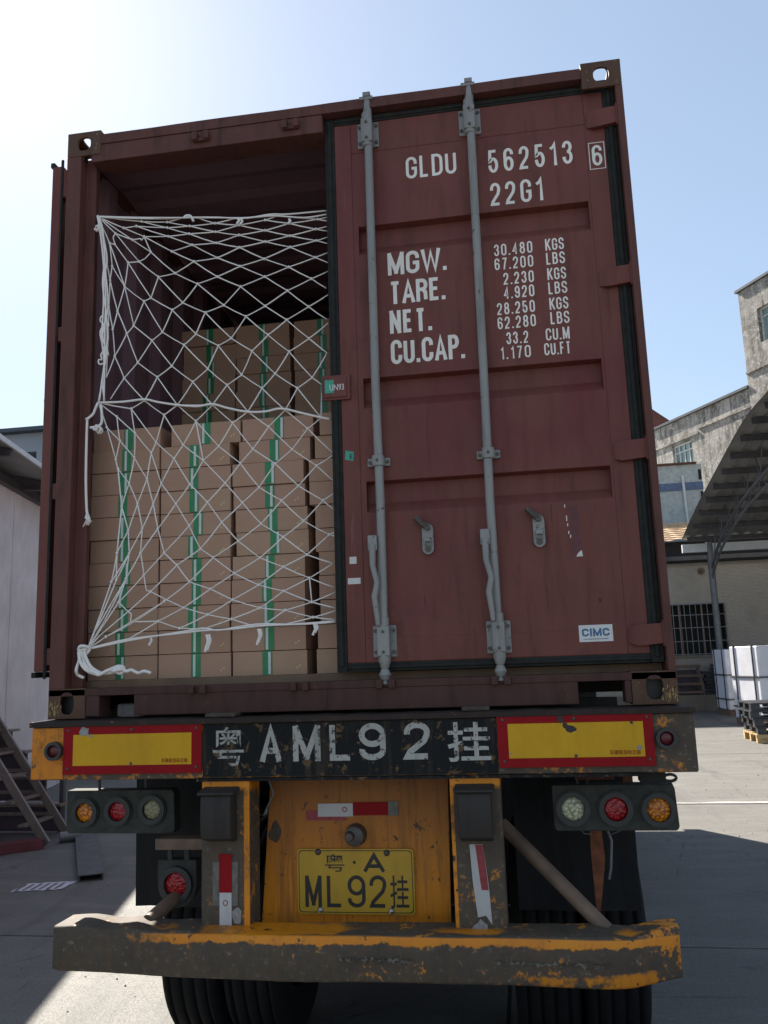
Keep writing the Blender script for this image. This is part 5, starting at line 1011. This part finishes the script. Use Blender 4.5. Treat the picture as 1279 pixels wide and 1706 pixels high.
# shelf and stacked slats on the dock
sh = thing('wooden_crate_frame', (5.5, 23.6, 0.47), 'brown slatted wooden frame standing on the dock under the barred window', 'crate')
b = MB(); b.add([(5.95, 23.5, 0.475), (6.05, 23.5, 0.475), (5.88, 23.55, 1.34), (5.80, 23.55, 1.34), (5.95, 23.58, 0.475), (6.05, 23.58, 0.475), (5.88, 23.63, 1.34), (5.80, 23.63, 1.34)], [(0, 1, 2, 3), (4, 7, 6, 5), (0, 4, 5, 1), (3, 2, 6, 7), (0, 3, 7, 4), (1, 5, 6, 2)]); obj('upright', b, 'wood_dark', sh)
obj('upright', MB().box(4.95, 5.03, 23.5, 23.58, 0.475, 1.34), 'wood_dark', sh)
for z in (0.52, 0.76, 1.0, 1.26): obj('slat', MB().box(5.03, 5.93, 23.50, 23.56, z, z + 0.07 + 0.03 * (z > 1.2)), 'wood_dark', sh)
obj('back_board', MB().box(5.0, 5.85, 23.75, 23.79, 0.475, 1.2), 'rack', sh)
sk = thing('slat_stack', (6.6, 23.6, 0.47), 'dark pile of stacked slats on the dock behind the white wrapped goods', 'pile of slats')
for i in range(9):
    x0 = 6.02 + random.uniform(-.05, .05) + (0.2 if i > 6 else 0); obj('slat', MB().box(x0, x0 + 1.6, 23.45, 23.8, 0.475 + i * 0.1, 0.475 + i * 0.1 + 0.078), 'plastic_black', sk)

# annex
an = thing('annex_building', (5.5, 29, 0), 'pale green mosaic annex with a blue band and white drainpipe', 'building')
obj('wall', MB().box(-0.499, 7.62, 28.5, 31.5, 0, 8.36), 'green_wall', an)
obj('shadow_block', MB().box(-14, -0.5, 28.4, 31.5, 0, 10.9), 'green_wall', an)  # added mass out of view, casts the band of shade before the dock
obj('blue_band', MB().box(-.49, 7.63, 28.47, 28.498, 7.42, 7.70), 'blue_band', an)
obj('parapet_cap', MB().box(-.49, 7.45, 28.4, 31.6, 8.362, 8.43), 'maroon_frame', an)
b = MB(); b.tube([(6.92, 28.43, 7.95), (6.98, 28.43, 5.2)], 0.05, 10); obj('drainpipe', b, 'white_pipe', an, smooth=True)
obj('thin_pipe', MB().tube([(6.05, 28.45, 6.9), (6.07, 28.45, 5.2)], 0.025, 8), 'white_pipe', an, smooth=True)
obj('side_slot', MB().box(7.50, 7.60, 28.47, 28.498, 7.78, 8.15), 'dark_open', an); obj('side_slot', MB().box(7.52, 7.60, 28.45, 28.496, 7.0, 7.35), 'dark_open', an)

# tall weathered building (local frame: s along the face towards the left and far, depth d behind)
az = math.radians(-26); U = Vector((math.sin(az), math.cos(az), 0)); Nn = Vector((U.y, -U.x, 0)); P0 = Vector((10.04, 30.0, 0))
def face_box(b, s0, s1, d0, d1, z0, z1):
    p = [P0 + U * s + Nn * d for s, d in ((s0, d0), (s1, d0), (s1, d1), (s0, d1))]
    return b.add([(q.x, q.y, z) for z in (z0, z1) for q in p], [(0, 1, 2, 3), (7, 6, 5, 4), (0, 4, 5, 1), (1, 5, 6, 2), (2, 6, 7, 3), (3, 7, 4, 0)])
wb = thing('weathered_building', (10, 30, 0), 'tall streaked grey rendered factory block with a taller stair tower on its right', 'building')
wins = [(3.72, 5.06, 9.42, 10.44), (-0.05 + .1, 0.62, 9.7, 10.52), (3.72, 5.06, 5.2, 6.4), (0.05, 1.4, 5.2, 6.4)]
# wing wall built round the window openings
b = MB(); H = 11.48
cuts = sorted(set([0.0, 6.6] + [w[0] for w in wins] + [w[1] for w in wins]))
for a, c in zip(cuts[:-1], cuts[1:]):
    mid = (a + c) / 2; z = 0
    for w in sorted([w for w in wins if w[0] < mid < w[1]], key=lambda w: w[2]): face_box(b, a, c, 0, 0.3, z, w[2]); z = w[3]
    face_box(b, a, c, 0, 0.3, z, H)
face_box(b, 0, 6.6, 0.6, 12, 0, H - 0.02)
obj('wall', b, 'weathered', wb)
obj('parapet_coping', face_box(MB(), -0.002, 6.65, -0.12, 12.1, H + .002, H + 0.10), 'slate', wb)
for s0, s1, za in ((0.0, 3.2, 10.72), (3.2, 6.6, 10.55)): obj('ledge', face_box(MB(), s0, s1, -0.06, -0.002, za, za + 0.07), 'weathered', wb)
tw = MB(); tcuts = [(-8.0, -1.9), (-1.9, -0.9), (-0.9, -0.003)]
for a, c in tcuts:
    if a == -1.9: face_box(tw, a, c, -0.05, 0.3, 0, 12.95); face_box(tw, a, c, -0.05, 0.3, 14.28, 15.3)
    else: face_box(tw, a, c, -0.05, 0.3, 0, 15.3)
face_box(tw, -8, -0.004, 0.6, 8, 0, 15.28); obj('tower_wall', tw, 'weathered', wb)
obj('tower_coping', face_box(MB(), -8.1, 0.08, -0.15, 8.1, 15.302, 15.40), 'slate', wb)
obj('ledge', face_box(MB(), -8, -0.004, -0.11, -0.052, 12.0, 12.08), 'weathered', wb)
for (s0, s1, z0, z1) in wins + [(-1.9, -0.9, 12.95, 14.28)]:
    f = MB()
    for (a, c, p, q) in ((s0 + .002, s1 - .002, z0 + .001, z0 + .06), (s0 + .002, s1 - .002, z1 - .06, z1 - .001), (s0 + .002, s0 + .05, z0 + .061, z1 - .061), (s1 - .05, s1 - .002, z0 + .061, z1 - .061)): face_box(f, a, c, 0.10, 0.16, p, q)
    nm = 4 if s1 - s0 > 1.2 else 2
    for i in range(1, nm): s_ = s0 + (s1 - s0) * i / nm; face_box(f, s_ - .018, s_ + .018, 0.11, 0.15, z0 + .061, z1 - .061)
    face_box(f, s0 + .051, s1 - .051, 0.105, 0.155, z1 - 0.36, z1 - 0.32)
    wf = obj('window', f, 'white_pipe', wb)
    for i in range(nm):
        sa = s0 + (s1 - s0) * i / nm + .02; sb_ = s0 + (s1 - s0) * (i + 1) / nm - .02
        obj('pane', face_box(MB(), sa, sb_, 0.165, 0.175, z0 + .02, z1 - .02), 'glass', wf)
    obj('window_void', face_box(MB(), s0, s1, 0.5, 0.55, z0, z1), 'dark_open', wb)
# little roof peeping above the far end
rb = thing('distant_roof_building', (6, 44, 0), 'small brown pitched roof peeping over the left end of the weathered block', 'building')
b = MB(); b.prism([(4.0, 12.0), (12.5, 12.0), (8.6, 15.25)], 'y', 44, 52); obj('roof', b, 'maroon_frame', rb); obj('wall', MB().box(4.3, 12.2, 44.2, 51.8, 0, 11.99), 'grey_wall', rb)

# canopy: curved sheet running along x, ribs and purlins underneath
cp = thing('curved_canopy', (9, 16, 0), 'dark curved sheet-metal canopy on a round steel post', 'canopy')
XC = 5.62
arc = []
prof = [(22.6, 4.60), (21.2, 4.72), (19.1, 5.13), (17.4, 5.42), (15.8, 5.72), (13.9, 5.98), (12.2, 6.12), (10.2, 6.17), (8.2, 6.10)]
prof = [(22.9, 4.86), (20.6, 5.39), (18.8, 5.71), (17.0, 6.02), (15.0, 6.33), (13.2, 6.39), (11.2, 6.40), (9.2, 6.30)]
pp = smooth_path([Vector((0, p[0], p[1])) for p in prof], 5)
n = len(pp); b = MB(); nx = 60; v = []
XE = 26.0
for i in range(nx * 4 + 1):
    x = XC + (XE - XC) * i / (nx * 4); q = 0.018 * (1 if i % 4 in (1, 2) else -1)
    for p in pp: v.append((x, p.y, p.z + q + 0.10))
b.add(v, [(i * n + k, (i + 1) * n + k, (i + 1) * n + k + 1, i * n + k + 1) for i in range(nx * 4) for k in range(n - 1)])
cs = obj('roof_sheet', b, 'roof_sheet', cp)
M['lit_edge'] = M['steel_grey']
tot = 0; dist = [0]
for i in range(1, n): tot += (pp[i] - pp[i - 1]).length; dist.append(tot)
np_ = 14
for k in range(np_):
    d = tot * (k + 0.25) / np_; i = max(j for j in range(n) if dist[j] <= d); i = min(i, n - 2); t = (d - dist[i]) / (dist[i + 1] - dist[i]); p = pp[i].lerp(pp[i + 1], t)
    o = obj('purlin', MB().box(XC + 0.12, XE, p.y - 0.03, p.y + 0.03, p.z - 0.06, p.z + 0.07), 'steel_dark', cp)
def truss(x):
    b = MB(); lo = [Vector((x, p.y, p.z - 0.10)) for p in pp[::3]]; up = [Vector((x, p.y, p.z - 0.42 - 0.25 * math.sin(math.pi * k / (len(pp[::3]) - 1)))) for k, p in enumerate(pp[::3])]
    b.tube(lo, 0.03, 8); b.tube(up, 0.03, 8)
    for k in range(len(lo) - 1):
        b.tube([lo[k], up[k + 1]], 0.014, 6); b.tube([up[k], lo[k]], 0.012, 6)
    obj('truss', b, 'steel_dark', cp, smooth=True)
for x in (8.2, 12.5, 17.0): truss(x)
for x in (6.40, 11.0, 15.6, 20.2):
    obj('post', MB().tube([(x, 22.9, 0.012), (x, 22.9, 4.84)], 0.095, 16), 'steel_grey', cp, smooth=True)
    br = MB(); A1 = [(22.9, 4.05), (21.7, 4.62), (20.3, 5.02), (19.0, 5.30), (17.5, 5.50), (15.5, 5.68), (13.0, 5.80)]
    c1 = smooth_path([Vector((x, *q)) for q in A1], 4); br.tube(c1, 0.045, 8)
    c2 = smooth_path([Vector((x, q[0], q[1] - 0.22 - 0.02 * i)) for i, q in enumerate(A1)], 4); c2[0] = Vector((x, 22.9, 3.7)); br.tube(c2, 0.035, 8)
    for q in range(1, len(c1) - 1, 2): br.tube([c1[q], c2[q + 1]], 0.014, 6); br.tube([c2[q + 1], c1[min(q + 2, len(c1) - 1)]], 0.014, 6)
    for q in range(2, len(c1) - 1, 3): br.tube([c1[q], Vector((x, c1[q].y + .25, c1[q].z + 0.62))], 0.016, 6); br.tube([c1[q], Vector((x, c1[q].y - .35, c1[q].z + 0.62))], 0.016, 6)
    obj('arched_bracket', br, 'steel_grey', cp, smooth=True)
obj('gutter', MB().box(XC, XE, 22.85, 23.0, 4.56, 4.80), 'white_pipe', cp)

# white wrapped goods on pallets
def goods(x, y, rz, w, d, h, label):
    t = thing('wrapped_goods', (0, 0, 0), label, 'wrapped pallet', 'white wrapped goods on pallets')
    Rm = Matrix.Translation((x, y, 0)) @ Matrix.Rotation(rz, 4, 'Z')
    def P(b): b.v = [tuple(Rm @ Vector(q)) for q in b.v]; return b
    nx, nz = max(2, round(w / 0.36)), 4
    zs = [0.16, 0.44, 0.44 + (h - 0.6) * 0.55, h]
    for iz in range(3):
        for ix in range(nx):
            x0 = -w / 2 + w * ix / nx; q = random.uniform(-.012, .012)
            g_ = MB(); g_.box(x0 + 0.004, x0 + w / nx - 0.004, -d / 2 + q, d / 2, zs[iz] + 0.004, zs[iz + 1] - 0.004); obj('wrapped_bag', P(g_), 'wrap', t, bevel=0.03, seg=3)
    s = MB()
    for z in zs[1:3]: s.box(-w / 2 - .02, w / 2 + .02, -d / 2 - 0.03, d / 2 + .02, z - 0.012, z + 0.012)
    for ix in range(1, nx): xx = -w / 2 + w * ix / nx; s.box(xx - 0.010, xx + 0.010, -d / 2 - 0.028, d / 2, 0.17, h + 0.012)
    for iy in (-.17, .17): s.box(-w / 2 - 0.022, w / 2 + 0.02, iy * d * 1.9 - .01, iy * d * 1.9 + .01, 0.17, h + 0.014)
    obj('strap', P(s), 'strap', t)
    p = MB(); p.box(-w / 2 + .02, w / 2 - .02, -d / 2 + .02, d / 2, 0.125, 0.155)
    for xx in (-w / 2 + .02, -0.06, w / 2 - .14): p.box(xx, xx + .12, -d / 2 + .03, d / 2, 0.014, 0.124)
    obj('wooden_pallet', P(p), 'wood_dark', t)
goods(6.62, 21.75, math.radians(6), 1.1, 1.0, 1.78, 'tall white wrapped pallet load at the left end of the row under the canopy')
goods(6.35, 18.2, math.radians(20), 1.1, 1.1, 1.84, 'white wrapped pallet load turned sideways and half in the sun, beside the canopy post')
goods(7.75, 18.4, math.radians(4), 1.1, 1.1, 1.82, 'white wrapped pallet load behind the black plastic pallets')
goods(9.1, 18.4, math.radians(-3), 1.1, 1.1, 1.80, 'white wrapped pallet load furthest right in the row, outside the right edge of the picture')
# pallets in the sun
wp = thing('wooden_pallet', (5.5, 14.6, 0.012), 'pale wooden pallet on the ground under the black plastic ones', 'pallet')
for i in range(7): y0 = 14.12 + i * 0.15; obj('board', MB().box(4.98, 6.05, y0, y0 + 0.11, 0.150, 0.170), 'wood', wp)
for y0 in (14.1, 14.56, 15.02): obj('stringer', MB().box(4.98, 6.05, y0, y0 + 0.09, 0.045 - .03, 0.149), 'wood', wp)
obj('bottom_board', MB().box(4.98, 6.05, 14.09, 14.099, 0.015, 0.06), 'wood', wp); obj('edge_board', MB().box(4.96, 6.06, 14.06, 14.085, 0.10, 0.172), 'wood', wp)
for i, (xx, lab) in enumerate(((5.00, 'lowest'), (4.96, 'second from the bottom'), (4.90, 'second from the top'), (4.92, 'topmost'))):
    z = 0.173 + i * 0.148; p = thing('plastic_pallet', (xx + .5, 14.6, z), '%s black plastic pallet in the stack on the pale wooden pallet' % lab, 'pallet', 'black plastic pallets')
    d = MB(); 
    for k in range(8): d.box(xx, xx + 1.1, 14.08 + k * .13, 14.08 + k * .13 + .09, z + 0.110, z + 0.140)
    obj('deck', d, 'plastic_black', p, bevel=0.006)
    for fx in (0.0, 0.46, 0.94):
        for fy in (0.0, 0.44, 0.86): obj('foot_block', MB().box(xx + fx, xx + fx + .16, 14.085 + fy, 14.085 + fy + .14, z + 0.021, z + 0.109), 'plastic_black', p)
    obj('runner', MB().box(xx, xx + 1.1, 14.083, 14.20, z + 0.002, z + 0.020), 'plastic_black', p, bevel=0.003)

# ================================================================== left side
sd_ = thing('white_shed', (-8, 12, 0), 'long lilac-white shed with a dark overhanging eave, left of the container', 'shed')
azs = math.radians(-13.5); Us = Vector((math.sin(azs), math.cos(azs), 0)); Ns = Vector((-Us.y, Us.x, 0)); Q0 = Vector((-5.05, 5.29, 0)); ZE = 4.42
def sb(b, s0, s1, d0, d1, z0, z1, z1b=None):
    p = [Q0 + Us * s + Ns * d for s, d in ((s0, d0), (s1, d0), (s1, d1), (s0, d1))]; z1b = z1 if z1b is None else z1b
    return b.add([(q.x, q.y, z0) for q in p] + [(p[0].x, p[0].y, z1), (p[1].x, p[1].y, z1), (p[2].x, p[2].y, z1b), (p[3].x, p[3].y, z1b)], [(0, 1, 2, 3), (7, 6, 5, 4), (0, 4, 5, 1), (1, 5, 6, 2), (2, 6, 7, 3), (3, 7, 4, 0)])
obj('wall', sb(MB(), -4.0, 24, 0.66, 9.0, 0, ZE - 0.02), 'white_wall', sd_)
for i in range(9): obj('wall_seam', sb(MB(), -2.4 + i * 2.4, -2.385 + i * 2.4, 0.645, 0.6595, 0, ZE - .1), 'white_wall', sd_)
b = MB(); p0 = 0.0
for (d0, d1, za, zb_) in ((0.0, 9.0, ZE, ZE + 1.6),):
    pa_ = [Q0 + Us * s + Ns * d for s, d in ((-4.3, d0), (24.3, d0), (24.3, d1), (-4.3, d1))]
    v = [(pa_[0].x, pa_[0].y, za), (pa_[1].x, pa_[1].y, za), (pa_[2].x, pa_[2].y, zb_), (pa_[3].x, pa_[3].y, zb_)]; v += [(q[0], q[1], q[2] + .04) for q in v]
    b.add(v, [(0, 1, 2, 3), (7, 6, 5, 4), (0, 4, 5, 1), (1, 5, 6, 2), (2, 6, 7, 3), (3, 7, 4, 0)])
obj('roof', b, 'roof_sheet', sd_)
obj('eave_trim', sb(MB(), -4.32, 24.32, -0.03, -0.003, ZE - 0.01, ZE + 0.05), 'white_pipe', sd_)
for i in range(14): s_ = -3.6 + i * 2.0; obj('rafter', sb(MB(), s_, s_ + .07, 0.02, 0.64, ZE - 0.09, ZE - 0.003, ZE + 0.10), 'steel_dark', sd_)
obj('wall_beam', sb(MB(), -4.0, 24, 0.56, 0.655, ZE - 0.12, ZE - 0.005), 'steel_dark', sd_)
gb = thing('grey_building', (-16, 20, 0), 'plain blue-grey building with one recessed window behind the white shed roof', 'building')
b = MB(); b.box(-40, -15.0, 20, 30, 0, 9.10); b.box(-13.70, -13.12 + .55, 20, 30, 0, 9.1); b.box(-15.0, -13.70, 20, 30, 0, 7.2); b.box(-15, -13.7, 20, 30, 8.50, 9.10); obj('wall', b, 'grey_wall', gb)
obj('window_panel', MB().box(-15.0, -13.7, 20.3, 20.4, 7.2, 8.5), 'slate', gb)
obj('roof_slab', MB().box(-40.2, -12.4, 19.7, 30.3, 9.102, 9.22), 'slate', gb)
# steel steps
st_ = thing('steel_steps', (-4.6, 5.3, 0), 'worn steel steps leaning beside the white shed, left of the trailer', 'steps')
def bar(b, p, q, w, h):
    p, q = Vector(p), Vector(q); t = (q - p).normalized(); a = Vector((0, 1, 0)); c = t.cross(a).normalized()
    v = [(r + a * s1 * w / 2 + c * s2 * h / 2) for r in (p, q) for (s1, s2) in ((-1, -1), (1, -1), (1, 1), (-1, 1))]
    return b.add(v, [(0, 3, 2, 1), (4, 5, 6, 7), (0, 1, 5, 4), (1, 2, 6, 5), (2, 3, 7, 6), (3, 0, 4, 7)])
for y, off in ((4.75, 0.0), (5.35, 0.06)):
    obj('stringer', bar(MB(), (-3.80 - off * 2 + .02, y, 0.05), (-4.78 - off * 2, y, 1.42), 0.035, 0.085), 'ladder', st_, bevel=0.004)
for i in range(6):
    z = 0.20 + i * 0.225; x = -3.90 - (z - 0.05) / 1.37 * 0.98 - 0.04
    obj('tread', MB().box(x - 0.07, x + 0.02, 4.77, 5.33, z, z + 0.025), 'ladder', st_, bevel=0.003)
    if i < 5: obj('side_bar', MB().box(-7.0, x - 0.0, 5.42, 5.45, z + .01, z + 0.045), 'ladder', st_)
obj('top_post', MB().box(-4.86, -4.78, 4.74, 4.79, 0.9, 1.47), 'ladder', st_, bevel=0.004)
obj('platform', MB().box(-7.2, -4.85, 4.7, 5.5, 1.38, 1.43), 'steel_dark', st_)
obj('leg', MB().box(-6.9, -6.85, 5.3, 5.35, 0, 1.378), 'steel_dark', st_); obj('leg', MB().box(-5.0, -4.95, 5.42, 5.47, 0, 1.378), 'steel_dark', st_)
obj('skirt_board', MB().box(-7.2, -4.9, 5.48, 5.50, 0.35, 1.2), 'plank', st_)
rk = thing('steel_rack', (-5.4, 6.3, 0), 'dark low steel rack with shelves standing behind the steel steps', 'rack')
for z0, z1, x1 in ((0.03, 0.30, -4.55), (0.36, 0.60, -4.75), (0.66, 0.88, -5.0), (0.94, 1.12, -5.2)): obj('panel', MB().box(-5.75, x1, 5.98, 6.02, z0, z1), 'rack', rk); obj('shelf', MB().box(-5.75, x1 + .04, 5.9, 6.1, z1 + .005, z1 + .03), 'ladder', rk)
for x in (-5.72, -4.6): obj('leg', MB().box(x, x + .05, 6.03, 6.08, 0.0, 1.1 if x < -5 else .62), 'steel_dark', rk)
bt = tag(obj('metal_flask', MB().tube([(-4.25, 5.45, 0.067), (-4.14, 5.52, 0.067), (-4.06, 5.56, 0.067)], [0.055, 0.055, 0.03], 14), 'steel_grey', smooth=True), 'small silvery canister lying at the foot of the steel steps', 'canister')
pk = MB()
def quadbox(b, a, c, w, z0, z1):
    a, c = Vector(a), Vector(c); t = (c - a).normalized(); s = Vector((t.y, -t.x, 0)) * w / 2
    v = [Vector((q.x, q.y, z)) for z in (z0, z1) for q in (a - s, a + s, c + s, c - s)]
    return b.add(v, [(0, 3, 2, 1), (4, 5, 6, 7), (0, 1, 5, 4), (1, 2, 6, 5), (2, 3, 7, 6), (3, 0, 4, 7)])
quadbox(pk, (-3.09, 3.94, 0), (-4.15, 5.8, 0), 0.21, 0.058, 0.068); quadbox(pk, (-3.185, 3.92, 0), (-4.245, 5.78, 0), 0.012, 0.013, 0.0575); quadbox(pk, (-2.995, 3.97, 0), (-4.055, 5.83, 0), 0.012, 0.013, 0.0575)
tag(obj('steel_channel', pk, 'plank'), 'dark grey steel channel lying on the ground beside the paper', 'steel channel')
b = MB(); n = 8; v = []
for i in range(n + 1):
    for j_ in range(5):
        x = -3.60 + i * 0.05; y = 3.56 + j_ * 0.065 + i * 0.012; v.append((x, y, 0.0145 + 0.006 * abs(math.sin(i * 1.3 + j_ * 1.7))))
b.add(v, [(i * 5 + k, i * 5 + 5 + k, i * 5 + 6 + k, i * 5 + 1 + k) for i in range(n) for k in range(4)])
pa = tag(obj('paper_sheet', b, 'paper'), 'crumpled printed sheet of paper lying on the shaded ground', 'paper')
b = MB()
for i in range(6): b.add([(-3.58 + i * .062, 3.585 + i * .015, 0.0215), (-3.56 + i * .062, 3.585 + i * .015, 0.0215), (-3.58 + i * .062, 3.78 + i * .015, 0.0215), (-3.60 + i * .062, 3.78 + i * .015, 0.0215)], [(0, 1, 2, 3)])
obj('printed_line', b, 'tape_grey', pa)
for (a, c, w, h, lab) in (((-4.3, 5.2), (-6.9, 3.0), 0.16, 0.10, 'long dull red steel beam lying nearest the steel steps'), ((-4.9, 4.6), (-6.8, 2.4), 0.12, 0.07, 'thinner dull red steel bar lying nearer the camera')):
    q = MB(); quadbox(q, (*a, 0), (*c, 0), w, 0.013, 0.013 + h); tag(obj('steel_beam', q, 'red_steel', bevel=0.004), lab, 'steel beam', 'red steel beams on the ground')

st_.location = (st_.location.x - 0.50, st_.location.y + 0.45, 0.0); st_.scale = (1.04, 1.0, 1.04)
for o in (cp, dock, an, wb): o.scale = (1, 1, 1.022)

# grit and crumbs on the slabs
b = MB()
for i in range(900):
    if i < 380: x, y = random.uniform(-5.5, -1.3), random.uniform(0.3, 6.5)
    else: x, y = random.uniform(1.4, 6.5), random.uniform(2.5, 16)
    r = random.uniform(0.003, 0.011) * (1.6 if random.random() < .06 else 1); a = random.uniform(0, 6)
    p = [(x + r * math.cos(a + k * 2.1) * random.uniform(.7, 1.2), y + r * math.sin(a + k * 2.1) * random.uniform(.7, 1.2), 0.0125) for k in range(3)]
    b.add(p + [(x, y, 0.0125 + r * random.uniform(.5, 1.1))], [(0, 1, 2), (0, 1, 3), (1, 2, 3), (2, 0, 3)])
M['grit'] = plain('grit', (0.20, 0.19, 0.17), 0.9, 0.4, 3)
tag(obj('grit', b, 'grit'), 'loose grit and crumbs scattered over the concrete yard', 'grit', kind='stuff')
